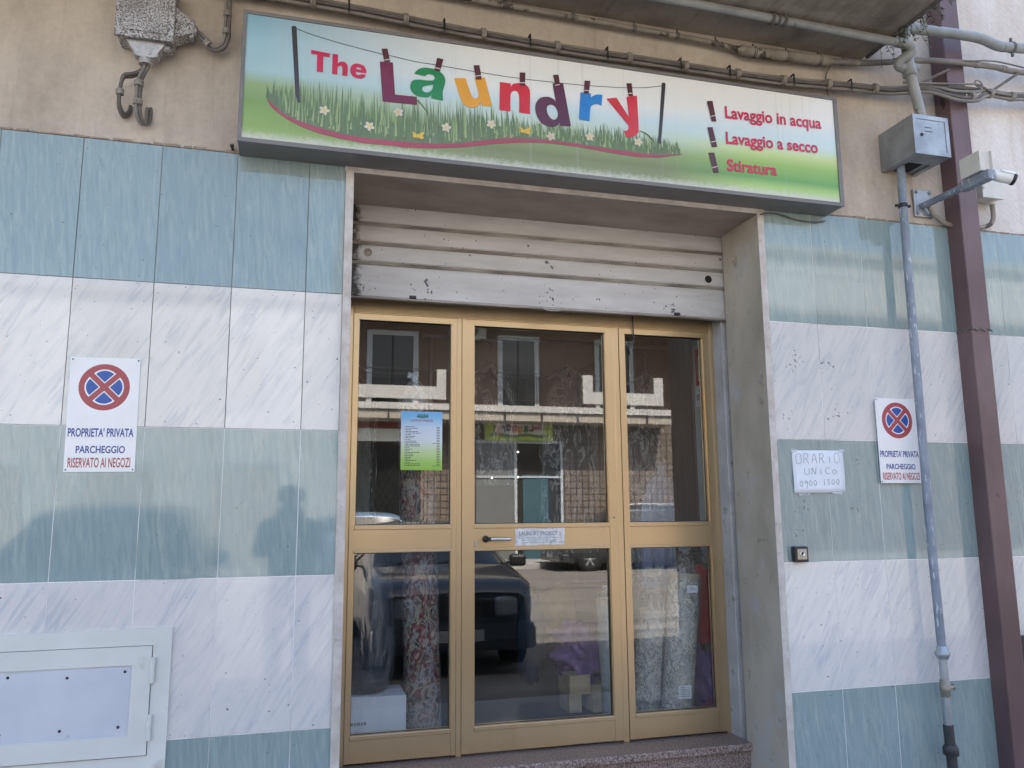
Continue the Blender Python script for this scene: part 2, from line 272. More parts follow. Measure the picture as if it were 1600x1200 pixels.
# interior, street and far side
M['inwall'] = mat('shaded_inner_wall', (.10, .10, .095), .9, col2=(.14, .14, .13), ns=3)  # gloom of the deep room put into the wall colour
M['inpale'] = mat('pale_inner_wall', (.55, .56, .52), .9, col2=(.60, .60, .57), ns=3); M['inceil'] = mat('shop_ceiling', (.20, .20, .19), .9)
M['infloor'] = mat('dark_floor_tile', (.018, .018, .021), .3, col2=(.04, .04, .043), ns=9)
M['wood'] = mat('brown_door_frame_wood', (.13, .055, .028), .5, col2=(.19, .085, .045), ns=4, stretch=(6, 6, .4)); M['woodpale'] = mat('pale_pallet_wood', (.46, .36, .22), .8, col2=(.55, .45, .3), ns=5, stretch=(1, 5, 5))
M['carton'] = mat('white_cardboard', (.66, .70, .77), .85, col2=(.60, .64, .71), ns=4, stretch=(6, 1, .6)); M['navy'] = mat('navy_garment_bag', (.012, .016, .03), .35, col2=(.02, .026, .045), ns=6, bump=.4, bs=7, bdist=.02)
M['purple'] = mat('purple_bag_film', (.13, .055, .22), .35, col2=(.19, .09, .30), ns=9, bump=.7, bs=14, bdist=.02); M['magenta'] = mat('magenta_bag_film', (.20, .02, .08), .4, col2=(.3, .04, .12), ns=9, bump=.6, bs=14)
M['extred'] = mat('red_enamel', (.62, .014, .018), .3); M['shirt'] = mat('pale_blue_cotton', (.34, .42, .60), .85, col2=(.42, .50, .68), ns=12, stretch=(9, 9, 1), bump=.5, bs=16, bdist=.02); M['darkcloth'] = mat('dark_wool_cloth', (.03, .035, .045), .9, col2=(.05, .055, .07), ns=10)
M['trouser'] = mat('grey_wool_cloth', (.25, .29, .29), .9, col2=(.3, .34, .34), ns=9, stretch=(8, 8, 1))
M['asphalt'] = mat('worn_asphalt', (.125, .115, .10), .9, col2=(.205, .19, .165), ns=1.2, stretch=(.22, 2.0, 1), spots=((.08, .075, .068), .8, .55, (.10, 2.4, 1)), soft=.1, bump=.5, bs=90, spots2=((.25, .23, .20), 40, .62))
M['pave'] = mat('pavement_concrete', (.30, .29, .27), .9, col2=(.38, .37, .35), ns=3, bump=.3, bs=60); M['paint'] = mat('worn_road_paint', (.62, .62, .60), .8, spots=((.2, .2, .19), 12, .58)); M['earth'] = mat('dry_ground', (.18, .155, .12), .95, col2=(.24, .21, .165), ns=.3)
M['opwall'] = mat('terracotta_render', (.13, .088, .066), .9, col2=(.165, .115, .09), ns=1.2); M['opwhite'] = mat('white_render', (.47, .46, .425), .85, col2=(.42, .41, .385), ns=2); M['opcream'] = mat('cream_render', (.36, .32, .26), .9)
M['opgreige'] = mat('greige_render', (.42, .41, .375), .9, col2=(.50, .485, .45), ns=1.3); M['opframe'] = mat('white_window_frame', (.42, .45, .47), .6); M['opdark'] = mat('dark_window_glass', (.01, .011, .012), .12); M['iron'] = mat('dark_iron_railing', (.016, .015, .014), .55); M['optealdoor'] = mat('teal_door_panel', (.03, .085, .105), .6); M['opgrey'] = mat('grey_shop_shutter', (.13, .135, .13), .6)
def gridm(name, ca, cb, joint, s):
    m, nt, p, _ = nodes(name); p.inputs['Roughness'].default_value = .6
    b = N(nt, 'ShaderNodeTexBrick'); b.offset = 0; b.inputs['Scale'].default_value = 1; b.inputs['Brick Width'].default_value = s; b.inputs['Row Height'].default_value = s; b.inputs['Mortar Size'].default_value = .018
    for i, c_ in ((1, ca), (2, cb), (3, joint)): b.inputs[i].default_value = c4(c_)
    nt.links.new(coords(nt, (1, 1, 1), (R(90), 0, 0)), b.inputs['Vector']); nt.links.new(b.outputs[0], p.inputs['Base Color']); return m
M['optile'] = gridm('square_brown_wall_tile', (.13, .098, .07), (.17, .128, .09), (.025, .018, .014), .2)
M['opsign'] = mat('lime_sign_board', (.50, .64, .05), .5, col2=(.56, .68, .10), ns=2); M['opsignw'] = mat('pale_sign_band', (.85, .86, .80), .5); M['opred'] = mat('faded_red_fascia', (.30, .07, .05), .6)
def paintm(name, c):
    m = mat(name, c, .3, metal=.15, coat=.7, col2=tuple(v*1.15 for v in c), ns=3); return m
M['car_navy'] = paintm('navy_car_paint', (.026, .032, .046)); M['car_dark'] = paintm('charcoal_car_paint', (.03, .034, .038)); M['car_blue'] = paintm('slate_blue_car_paint', (.10, .15, .22)); M['car_silver'] = paintm('silver_car_paint', (.30, .31, .32))
M['carglass'] = mat('tinted_car_glass', (.008, .01, .012), .03, spec=.8); M['tyre'] = mat('tyre_rubber', (.014, .014, .014), .85); M['rim'] = mat('alloy_rim', (.45, .45, .46), .3, metal=.8); M['lamp'] = mat('headlamp_lens', (.30, .33, .35), .12, metal=.3); M['tail'] = mat('tail_lamp_lens', (.45, .01, .012), .15); M['trim'] = mat('black_trim', (.013, .013, .014), .5); M['plate'] = mat('blank_number_plate', (.6, .6, .58), .5)
M['leaf'] = mat('weed_leaf', (.075, .12, .035), .7, col2=(.13, .18, .06), ns=12); M['stem'] = mat('weed_stem', (.07, .07, .03), .8)
M['skin'] = mat('skin', (.42, .24, .17), .5); M['jacket'] = mat('dark_jacket_cloth', (.022, .026, .035), .85, bump=.3, bs=30); M['jeans'] = mat('dark_denim', (.03, .04, .075), .9, bump=.3, bs=60); M['hair'] = mat('dark_hair', (.015, .011, .008), .6); M['shoe'] = mat('black_shoe', (.015, .015, .015), .5)
M['roofm'] = mat('flat_roof', (.22, .2, .18), .9)
GLYPH= {'T': [[(1.1995,3.4446,1),(1.2795,3.4392,1),(1.2783,3.4208,1),(1.2517,3.4228,1),(1.2525,3.3467,1),(1.2261,3.3462,1),(1.2254,3.4252,1),(1.1994,3.4257,1)]],'h': [[(1.2908,3.4398,1),(1.3141,3.44,1),(1.3142,3.3971,1),(1.3216,3.4046),(1.3352,3.4097),(1.3509,3.4037),(1.3576,3.3846),(1.3565,3.3439,1),(1.3341,3.344,1),(1.3344,3.3736),(1.3306,3.387),(1.3217,3.3887),(1.3147,3.3801),(1.3134,3.3648),(1.3135,3.3452,1),(1.2907,3.3452,1)]],'e': [[(1.4374,3.3832),(1.437,3.3694,1),(1.3915,3.3699,1),(1.3941,3.3608),(1.4039,3.3561),(1.4177,3.3627,1),(1.4368,3.3621,1),(1.4319,3.3511),(1.4181,3.3415),(1.4026,3.34),(1.3816,3.3464),(1.3698,3.3636),(1.3687,3.3806),(1.3752,3.3987),(1.3923,3.4089),(1.4114,3.4087),(1.429,3.401)],[(1.3911,3.3839,1),(1.3979,3.3918),(1.4083,3.3926),(1.4147,3.3882),(1.4155,3.3818,1)]],'L': [[(1.4961,3.4349,1),(1.5542,3.4383,1),(1.5655,3.2862,1),(1.6622,3.2889,1),(1.6641,3.2508,1),(1.5119,3.2461,1)]],'a': [[(1.6501,3.3992,1),(1.6614,3.4164),(1.683,3.4312),(1.7084,3.4362),(1.7413,3.4341),(1.7707,3.4228),(1.7892,3.4),(1.7901,3.3728),(1.7812,3.3364),(1.7798,3.3129),(1.7826,3.2869,1),(1.7286,3.2911,1),(1.7285,3.3077,1),(1.717,3.2965),(1.6953,3.2915),(1.6701,3.2919),(1.6484,3.3024),(1.6345,3.3235),(1.6342,3.3466),(1.6458,3.3656),(1.6728,3.3734),(1.709,3.3747),(1.7326,3.3781),(1.7427,3.3874),(1.7416,3.397),(1.7324,3.4054),(1.7178,3.4064),(1.7069,3.4017),(1.6997,3.394,1)],[(1.7364,3.3581,1),(1.7165,3.3525),(1.6966,3.3458),(1.6869,3.3348),(1.6896,3.3216),(1.7041,3.3159),(1.7204,3.3209),(1.7319,3.3353)]],'u': [[(1.8335,3.4037,1),(1.8848,3.4112,1),(1.8986,3.3687),(1.9117,3.3332),(1.923,3.319),(1.936,3.3181),(1.9447,3.3299),(1.9436,3.3553),(1.9267,3.4188,1),(1.9757,3.4271,1),(2.0112,3.2906,1),(1.9623,3.2852,1),(1.9566,3.3029,1),(1.9484,3.2872),(1.9286,3.274),(1.9025,3.2713),(1.8802,3.2808),(1.8635,3.305),(1.8522,3.3386)]],'n': [[(2.0471,3.416,1),(2.0992,3.4155,1),(2.0982,3.3977,1),(2.11,3.4138),(2.1301,3.4215),(2.155,3.4251),(2.1751,3.4183),(2.1883,3.4009),(2.1924,3.3758),(2.1906,3.2765,1),(2.1387,3.2766,1),(2.1397,3.3461),(2.1374,3.3681),(2.1298,3.3798),(2.1175,3.3813),(2.1066,3.3766),(2.0989,3.3627),(2.0972,3.3402),(2.0967,3.2774,1),(2.0443,3.2767,1)]],'d': [[(2.3036,3.4457,1),(2.3563,3.4539,1),(2.3917,3.2418,1),(2.3377,3.2355,1),(2.3342,3.2511,1),(2.3245,3.2364),(2.3054,3.227),(2.2803,3.226),(2.2554,3.234),(2.2338,3.2535),(2.2202,3.2836),(2.2166,3.315),(2.2241,3.3416),(2.2415,3.3627),(2.2636,3.3718),(2.2873,3.3735),(2.3061,3.3674),(2.3177,3.356,1)],[(2.2739,3.3195),(2.2803,3.33),(2.293,3.3365),(2.3103,3.3324),(2.3242,3.3134),(2.3279,3.2914),(2.3219,3.2729),(2.3092,3.2633),(2.2935,3.2676),(2.2796,3.285),(2.2736,3.3034)]],'r': [[(2.4433,3.4202,1),(2.4954,3.4205,1),(2.4957,3.401,1),(2.508,3.4112),(2.5266,3.42),(2.5543,3.4228,1),(2.5483,3.3657,1),(2.529,3.3705),(2.5087,3.3659),(2.4957,3.355),(2.4896,3.3321),(2.4854,3.2786,1),(2.4323,3.2808,1)]],'y': [[(2.5741,3.4051,1),(2.6264,3.4179,1),(2.6878,3.3269,1),(2.6791,3.4289,1),(2.7342,3.4432,1),(2.7371,3.2758),(2.7313,3.2491),(2.7099,3.2281),(2.6742,3.22,1),(2.6592,3.2494,1),(2.6754,3.2551),(2.6844,3.2673),(2.6837,3.282),(2.6766,3.2921,1)]]}
POLES= [[(1.1144,3.5342,1),(1.1148,3.5411),(1.1236,3.5471),(1.1335,3.5442),(1.1351,3.5376,1),(1.1614,3.1921,1),(1.1533,3.1947),(1.1404,3.2242,1)],[(2.869,3.5208,1),(2.8709,3.5283),(2.8796,3.533),(2.888,3.5308),(2.8904,3.5239,1),(2.8527,3.2085,1),(2.8367,3.2102,1)]]
LINE= [(1.1342,3.5344),(1.1903,3.52),(1.2485,3.5085),(1.3105,3.4974),(1.3696,3.4895),(1.5032,3.4719),(1.5387,3.4708),(1.6465,3.4589),(1.7448,3.4569),(1.8556,3.453),(1.9267,3.4509),(2.0442,3.4483),(2.0749,3.4472),(2.1428,3.4484),(2.2302,3.4497),(2.3123,3.4525),(2.3569,3.454),(2.4632,3.4584),(2.4946,3.4618),(2.6056,3.4694),(2.7034,3.4803),(2.7797,3.4922),(2.8299,3.5039),(2.8707,3.5142)]
PEGS= [[(1.5021,3.4969),(1.5286,3.5018),(1.541,3.439),(1.5163,3.4341),(1.5161,3.4457),(1.5383,3.4521)],[(1.7537,3.4917),(1.7824,3.4886),(1.7663,3.4248),(1.7395,3.426),(1.7449,3.4432),(1.7698,3.4403)],[(1.9222,3.4796),(1.9501,3.485),(1.9613,3.4151),(1.9349,3.4105),(1.9334,3.4297),(1.9583,3.4365)],[(2.143,3.4774),(2.1711,3.4799),(2.1673,3.4124),(2.1424,3.4104),(2.1426,3.4271),(2.169,3.4303)],[(2.3065,3.4885),(2.3337,3.4931),(2.3414,3.442),(2.3168,3.4379),(2.3159,3.439),(2.3392,3.4456)],[(2.4647,3.4823),(2.4941,3.4851),(2.4844,3.4167),(2.4595,3.4144),(2.4622,3.4343),(2.4874,3.4349)],[(2.6803,3.4995),(2.7079,3.5035),(2.7133,3.4385),(2.6898,3.4333),(2.688,3.4488),(2.7116,3.4544)],[(3.1114,3.466),(3.1436,3.4714),(3.1593,3.3648),(3.1325,3.3598),(3.1287,3.3879),(3.1574,3.3978)],[(3.107,3.3261),(3.1363,3.3303),(3.1574,3.2285),(3.1271,3.2238),(3.1232,3.2511),(3.1523,3.2612)],[(3.1065,3.1922),(3.1383,3.1975),(3.1592,3.0945),(3.1316,3.09),(3.1225,3.117),(3.152,3.1278)]]
SW_TOP= [(1.0241,3.1891),(1.0623,3.1615),(1.0867,3.1385),(1.1388,3.1146),(1.199,3.0983),(1.2797,3.0821),(1.3694,3.0689),(1.4725,3.066),(1.577,3.0685),(1.6052,3.0695),(1.7334,3.0737),(1.8202,3.0841),(1.9082,3.1039),(1.9975,3.1264),(2.0881,3.1445),(2.1661,3.1526),(2.2403,3.1579),(2.3279,3.1591),(2.4387,3.1558),(2.6082,3.1507),(2.7234,3.1472),(2.8407,3.1506),(2.9665,3.1693)]
SW_BOT= [(1.0243,3.186),(1.0469,3.155),(1.0792,3.1309),(1.1194,3.1056),(1.1756,3.0821),(1.2481,3.0627),(1.3291,3.0507),(1.4316,3.041),(1.5774,3.0451),(1.6056,3.0416),(1.7335,3.0532),(1.8641,3.0733),(1.9527,3.0931),(2.0425,3.1132),(2.1659,3.1337),(2.2401,3.1413),(2.3276,3.1441),(2.4384,3.1418),(2.6076,3.1308),(2.7227,3.1272),(2.8401,3.1368),(2.9677,3.1683)]
FLOWERS= [(1.2629,3.1706),(1.4566,3.1223),(1.582,3.2046),(1.7971,3.1591),(2.0047,3.2019),(2.2915,3.1781),(2.4837,3.1995),(2.732,3.2029)]
BUTTER= [(1.6686,3.1044),(2.164,3.1892)]
TIPS= [(1.0555,3.2734),(1.2957,3.2869),(1.5174,3.2727),(1.8045,3.2876),(1.9829,3.2899),(2.2587,3.2472),(2.579,3.2721),(2.9121,3.238)]
TXT= [(3.2105,3.3919),(3.7683,3.4034),(3.214,3.4552),(3.2078,3.2553),(3.7374,3.2651),(3.2112,3.3168),(3.2078,3.1124),(3.487,3.1162),(3.2111,3.1722)]
# ------------------------------------------------------------ geometry helpers (everything is modelled in world metres)
ORG = {}
class G:
    """collects shapes, then links them as ONE mesh object"""
    def __init__(s): s.v = []; s.f = []; s.m = []; s.sm = []
    def add(s, vs, fs, mi=0, sm=False):
        o = len(s.v); s.v += [tuple(v) for v in vs]
        for f in fs: s.f.append([i+o for i in f]); s.m.append(mi); s.sm.append(sm)
        return s
    def box(s, x0, x1, y0, y1, z0, z1, b=0, mi=0, xf=None):
        if b:
            bm = bmesh.new(); bmesh.ops.create_cube(bm, size=1)
            for v in bm.verts: v.co = Vector(((x0+x1)/2+v.co.x*(x1-x0), (y0+y1)/2+v.co.y*(y1-y0), (z0+z1)/2+v.co.z*(z1-z0)))
            bmesh.ops.bevel(bm, geom=list(bm.edges), offset=b, segments=2, affect='EDGES', profile=.5)
            bm.verts.index_update(); vs = [v.co.copy() for v in bm.verts]; fs = [[v.index for v in f.verts] for f in bm.faces]; bm.free()
        else:
            vs = [Vector(p) for p in ((x0,y0,z0),(x1,y0,z0),(x1,y1,z0),(x0,y1,z0),(x0,y0,z1),(x1,y0,z1),(x1,y1,z1),(x0,y1,z1))]
            fs = [(0,3,2,1),(4,5,6,7),(0,1,5,4),(1,2,6,5),(2,3,7,6),(3,0,4,7)]
        if xf is not None: vs = [xf @ v for v in vs]
        return s.add(vs, fs, mi)
    def lathe(s, base, axis, prof, seg=20, mi=0, cap=True):
        a = Vector(axis).normalized(); u = a.orthogonal().normalized(); w = a.cross(u); base = Vector(base)
        vs = []; fs = []; n = len(prof)
        for r, h in prof:
            for k in range(seg):
                t = 2*math.pi*k/seg; vs.append(base + a*h + (u*math.cos(t) + w*math.sin(t))*r)
        for i in range(n-1):
            for k in range(seg): fs.append((i*seg+k, i*seg+(k+1) % seg, (i+1)*seg+(k+1) % seg, (i+1)*seg+k))
        s.add(vs, fs, mi, True)
        if cap: s.add([vs[k] for k in range(seg)], [list(range(seg))[::-1]], mi); s.add([vs[(n-1)*seg+k] for k in range(seg)], [list(range(seg))], mi)
        return s
    def cyl(s, p, q, r, seg=16, mi=0, r2=None):
        p, q = Vector(p), Vector(q); return s.lathe(p, q-p, [(r, 0), (r if r2 is None else r2, (q-p).length)], seg, mi)
    def tube(s, pts, r, seg=10, mi=0, smooth=True, sub=6):
        P = [Vector(p) for p in pts]
        if smooth and len(P) > 2:
            Q = []
            for i in range(len(P)-1):
                p0, p1, p2, p3 = P[max(i-1,0)], P[i], P[i+1], P[min(i+2,len(P)-1)]
                for k in range(sub):
                    t = k/sub; Q.append(.5*((2*p1)+(p2-p0)*t+(2*p0-5*p1+4*p2-p3)*t*t+(3*p1-p0-3*p2+p3)*t**3))
            Q.append(P[-1]); P = Q
        n = len(P); vs = []; fs = []; T = [(P[min(i+1,n-1)]-P[max(i-1,0)]).normalized() for i in range(n)]
        u = T[0].orthogonal().normalized()
        for i in range(n):
            u = (u - T[i]*u.dot(T[i])).normalized(); w = T[i].cross(u); rr = r(i/(n-1)) if callable(r) else r
            for k in range(seg):
                t = 2*math.pi*k/seg; vs.append(P[i]+(u*math.cos(t)+w*math.sin(t))*rr)
        for i in range(n-1):
            for k in range(seg): fs.append((i*seg+k, i*seg+(k+1) % seg, (i+1)*seg+(k+1) % seg, (i+1)*seg+k))
        s.add(vs, fs, mi, True); s.add(vs[:seg], [list(range(seg))[::-1]], mi); s.add(vs[-seg:], [list(range(seg))], mi)
        return s
    def poly(s, xz, y, th, mi=0):
        """convex-ish polygon in the facade plane, th deep towards +y"""
        n = len(xz); vs = [(x, y, z) for x, z in xz]+[(x, y+th, z) for x, z in xz]
        a = sum(xz[i][0]*xz[(i+1)%n][1]-xz[(i+1)%n][0]*xz[i][1] for i in range(n))
        fr = list(range(n)) if a > 0 else list(range(n))[::-1]
        fs = [fr, [i+n for i in fr[::-1]]]+[((i+1)%n, i, i+n, (i+1)%n+n) if a > 0 else (i, (i+1)%n, (i+1)%n+n, i+n) for i in range(n)]
        return s.add(vs, fs, mi)
    def sweepx(s, yz, x0, x1, mi=0, closed=True):
        n = len(yz); vs = [(x0, y, z) for y, z in yz]+[(x1, y, z) for y, z in yz]
        fs = [(i, (i+1)%n, (i+1)%n+n, i+n) for i in range(n if closed else n-1)]
        if closed: fs += [list(range(n))[::-1], [i+n for i in range(n)]]
        return s.add(vs, fs, mi)
    def build(s, name, mats, parent=None, loc=None):
        me = bpy.data.meshes.new(name); o = bpy.data.objects.new(name, me); COL.objects.link(o)
        if parent is not None: org = Vector(ORG[parent.name]); ORG[o.name] = tuple(org); o.parent = parent
        else:
            if loc is None:
                xs = [v[0] for v in s.v]; ys = [v[1] for v in s.v]; zs = [v[2] for v in s.v]; loc = ((min(xs)+max(xs))/2, (min(ys)+max(ys))/2, min(zs))
            org = Vector(loc); o.location = org; ORG[o.name] = tuple(org)
        me.from_pydata([tuple(Vector(v)-org) for v in s.v], [], s.f)
        for m in (mats if isinstance(mats, (list, tuple)) else [mats]): me.materials.append(m)
        for p, mi, sm in zip(me.polygons, s.m, s.sm): p.material_index = mi; p.use_smooth = sm
        me.update(); return o
def tag(o, label=None, cat=None, group=None, kind=None):
    if label: o['label'] = label
    if cat: o['category'] = cat
    if group: o['group'] = group
    if kind: o['kind'] = kind
    return o
def thing(name, loc, label, cat, group=None):
    o = bpy.data.objects.new(name, None); COL.objects.link(o); o.location = loc; o.empty_display_size = .1; ORG[o.name] = tuple(loc)
    return tag(o, label, cat, group)
def g(): return G()
def from_curve(cu):
    o = bpy.data.objects.new('tmp', cu); COL.objects.link(o); bpy.context.view_layer.update()
    me = bpy.data.meshes.new_from_object(o.evaluated_get(bpy.context.evaluated_depsgraph_get()))
    vs = [v.co.copy() for v in me.vertices]; fs = [list(p.vertices) for p in me.polygons]
    bpy.data.objects.remove(o); bpy.data.meshes.remove(me); bpy.data.curves.remove(cu); return vs, fs
def hermite(pts, n=6):
    out = []; L = len(pts)
    for i in range(L):
        p0, p1, p2, p3 = pts[i-1], pts[i], pts[(i+1)%L], pts[(i+2)%L]; a, b = Vector(p1[:2]), Vector(p2[:2])
        ca, cb = len(p1) > 2, len(p2) > 2
        if ca and cb: out.append(a); continue
        ta = (b-a) if ca else (b-Vector(p0[:2]))/2; tb = (b-a) if cb else (Vector(p3[:2])-a)/2
        for k in range(n):
            t = k/n; out.append((2*t**3-3*t*t+1)*a+(t**3-2*t*t+t)*ta+(-2*t**3+3*t*t)*b+(t**3-t*t)*tb)
    return out
def outline(gg, contours, y, th, mi=0):
    """flat cut-out with holes, traced in (x, z)"""
    cu = bpy.data.curves.new('c', 'CURVE'); cu.dimensions = '2D'; cu.fill_mode = 'BOTH'; cu.extrude = th/2
    for c in contours:
        P = hermite(c); sp = cu.splines.new('POLY'); sp.points.add(len(P)-1); sp.use_cyclic_u = True
        for q, v in zip(sp.points, P): q.co = (v[0], v[1], 0, 1)
    vs, fs = from_curve(cu); return gg.add([(v.x, y+th/2-v.z, v.y) for v in vs], fs, mi)
CAPU = [.7]
def measure_cap():
    cu = bpy.data.curves.new('t', 'FONT'); cu.body = 'H'; cu.size = 1; vs, fs = from_curve(cu); CAPU[0] = max(v.y for v in vs)
def text(gg, body, x0, x1, z0, cap, y, th=.0005, bold=.0, rise=0, mi=0, flip=False, xf=None):
    """lettering stretched to run from x0 to x1 with capitals cap tall; faces -y (or +y when flip)"""
    cu = bpy.data.curves.new('t', 'FONT'); cu.body = body; cu.size = 1; cu.extrude = .5; cu.offset = bold; cu.resolution_u = 4
    vs, fs = from_curve(cu); a = min(v.x for v in vs); b = max(v.x for v in vs); capu = CAPU[0]+2*bold*.8
    out = []
    for v in vs:
        t = (v.x-a)/(b-a); x = x0+t*(x1-x0); z = z0+v.y/capu*cap+rise*t
        p = Vector((x0+x1-x, y+v.z*th, z)) if flip else Vector((x, y-v.z*th, z))
        out.append(xf @ p if xf is not None else p)
    return gg.add(out, fs, mi)
measure_cap()
def text_words(name, m, parent, body, x0, x1, *a, **k):
    """one mesh per word of a line"""
    q = g(); text(q, body, x0, x1, *a, **k); n = len(body.split())
    iv = sorted((min(q.v[i][0] for i in f), max(q.v[i][0] for i in f)) for f in q.f); gaps = []; end = iv[0][1]
    for lo, hi in iv:
        if lo > end: gaps.append((lo-end, (lo+end)/2))
        end = max(end, hi)
    cuts = sorted(c for _, c in sorted(gaps, reverse=True)[:n-1]); E_ = [-1e9]+cuts+[1e9]
    for lo, hi in zip(E_, E_[1:]):
        w = g(); ids = [i for i, v in enumerate(q.v) if lo < v[0] <= hi]; mp = {i: j for j, i in enumerate(ids)}
        w.add([q.v[i] for i in ids], [[mp[i] for i in f] for f in q.f if all(i in mp for i in f)]); w.build(name, m, parent)
def copy_tree(o, parent=None):
    c = o.copy(); COL.objects.link(c); c.parent = parent
    for ch in list(o.children): copy_tree(ch, c)
    return c

# ------------------------------------------------------------ the ground
gg = g(); gg.box(-150, 150, -150, 150, -.5, -.16); tag(gg.build('ground', M['earth']), kind='structure')
gg = g(); gg.box(-60, 60, -17.6, -1.9, -.15, -.12); tag(gg.build('road', M['asphalt']), kind='structure')
gg = g(); gg.box(-60, 60, -1.9, .0, -.15, .0, .01); tag(gg.build('pavement', M['pave']), kind='structure')
gg = g(); gg.box(-60, 60, -19.9, -17.6, -.15, .02, .01); tag(gg.build('far_pavement', M['pave']), kind='structure')

# ------------------------------------------------------------ the shop building
B = thing('shop_building', (2.43, 0, 0), 'rendered shop building clad below in teal and white tiles, with a recessed glazed doorway', 'building')
XL, XR = 1.405, 3.455            # clear opening
gw = g(); T0 = .006
gw.box(-14, 1.37, T0, .56, 0, 3.0); gw.box(3.52, 18, T0, .56, 0, 3.0); gw.box(-14, 4.72, T0+.002, .56, 3.0, 7.2)
gw.box(3.49, 3.52, T0, .35, 0, 3.0); gw.box(3.49, 3.52, .41, .56, 0, 3.0)
gw.build('wall', M['stucco'], B)
gw = g(); gw.box(4.72, 18, T0+.002, .56, 3.0, 7.2); gw.build('pale_wall', M['pale'], B)
gw = g(); gw.box(-14, 18, .56, 9, 7.0, 7.2); gw.box(-14, -13.7, .56, 9, 0, 7.0); gw.box(17.7, 18, .56, 9, 0, 7.0); gw.box(-13.7, 17.7, 8.7, 9, 0, 7.0); gw.build('roof', M['roofm'], B)
# inner shop room
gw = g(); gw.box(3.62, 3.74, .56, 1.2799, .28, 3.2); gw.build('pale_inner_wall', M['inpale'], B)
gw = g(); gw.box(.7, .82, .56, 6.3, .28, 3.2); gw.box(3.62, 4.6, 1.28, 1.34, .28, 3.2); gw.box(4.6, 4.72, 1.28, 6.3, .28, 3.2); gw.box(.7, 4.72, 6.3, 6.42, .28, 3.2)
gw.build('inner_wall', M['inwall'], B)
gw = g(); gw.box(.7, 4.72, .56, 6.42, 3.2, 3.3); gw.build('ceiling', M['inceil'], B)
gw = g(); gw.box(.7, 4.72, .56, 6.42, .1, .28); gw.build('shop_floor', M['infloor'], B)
gw = g(); gw.box(3.605, 3.625, 1.05, 1.36, .28, 2.7, .004); gw.build('inner_door_frame', M['wood'], B)
# tile cladding: every tile is its own slightly tilted slab in the cladding meshes
def cladding(name, r, m, right):
    gt = g(); cols = []
    xs = [3.4905, 3.7754]+[3.7754+.3029*k for k in range(1, 18)] if right else [k*.303 for k in range(-14, 5)]+[1.3695]
    spans = [(xs[i], xs[i+1]) for i in range(len(xs)-1)]
    for r in (r,):
        for a, b in spans:
            z1, z0 = 3.0-.6*r, 2.4-.6*r; e = .0016; t = [random.uniform(-.0004, .0004) for _ in range(3)]
            c = [(a+e, T0-.0062+t[0]+t[1]*0, z0+e), (b-e, T0-.0062+t[1], z0+e), (b-e, T0-.0062+t[1]+t[2]-t[0], z1-e), (a+e, T0-.0062+t[2], z1-e)]
            vs = c+[(p[0], T0-.0005, p[2]) for p in c]
            gt.add(vs, [(0,1,2,3),(1,0,4,5),(2,1,5,6),(3,2,6,7),(0,3,7,4)]); cols.append((random.random(), random.random(), random.random(), 1))
    o = gt.build(name, m, B); at = o.data.attributes.new('rnd', 'FLOAT_COLOR', 'FACE')
    for i in range(len(o.data.polygons)): at.data[i].color = cols[i//5]
    return o
for r_ in range(5):
    for s_ in (0, 1): cladding('teal_tiles' if r_ % 2 == 0 else 'white_tiles', r_, M['teal'] if r_ % 2 == 0 else M['marble'], s_)
for a_, b_, c_, d_, m_ in ((-4.3, 1.37, 1.801, 3.0, 'grout_dark'), (-4.3, 1.37, 0, 1.8, 'grout'), (3.49, 8.9, 0, 3.0, 'grout')):
    gt = g(); gt.box(a_, b_, T0-(.0036 if m_ == 'grout_dark' else .0048), T0-.0005, c_, d_); gt.build('grout', M[m_], B)
# ragged mortar lip along the top of the tiles
mort = mat('old_mortar', (.24, .19, .155), .95, col2=(.34, .28, .23), ns=20)
for a, b in ((-4.3, .93), (3.88, 8.9)):
    gt = g(); x = a; gt.box(a, b, T0-.005, T0+.001, 3.0003, 3.004)
    while x < b:
        w = random.uniform(.02, .09); h = random.uniform(.004, .013); gt.box(x, min(x+w, b), T0-.006-random.uniform(.001, .004), T0+.001, 3.0005, 3.0005+h, .001); x += w*random.uniform(.8, 1.3)
    gt.build('mortar_lip', mort, B)
# stone surround, reveal boards, sill
def bit(name, m, *a, par=B): q = g(); q.box(*a); return q.build(name, m, par)
for a_ in (1.37, 3.455):
    bit('reveal_board', M['reveal'], a_, a_+.035, -.006, .352, 0, 2.965, .0015); bit('jamb_trim', M['stone'], a_-.0005, a_+.0355, -.0085, -.0055, .05, 2.9655)
gt = g(); gt.box(1.366, 3.494, -.0095, -.0045, 2.9655, 3.0); gt.build('lintel_trim', M['stone'], B)
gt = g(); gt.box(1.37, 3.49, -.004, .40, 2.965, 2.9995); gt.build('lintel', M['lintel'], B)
ijm = (mat('pale_worn_jamb_stone', (.38, .37, .36), .8, col2=(.50, .49, .485), ns=8, spots=((.27, .25, .23), 16, .58), soft=.15, bump=.4, bs=30))
for a_ in (1.37, 3.455): bit('inner_jamb', ijm, a_, a_+.035, .405, .56, .262, 2.965, .002)
bit('shutter_guide', M['dark'], 3.4895, 3.518, .345, .413, .262, 2.965); bit('shutter_guide', M['dark'], 1.345, 1.37, .345, .413, .262, 2.965)
gt = g(); gt.box(1.36, 3.462, .302, .60, .262, .30, .006); gt.build('door_sill', M['granite'], B)
gt = g(); gt.box(1.405, 3.455, .322, .60, .0, .262); gt.build('step_riser', M['granite'], B)
gt = g(); gt.box(1.405, 3.455, .0, .322, -.02, .11, .004); gt.build('entrance_step', M['granite'], B)
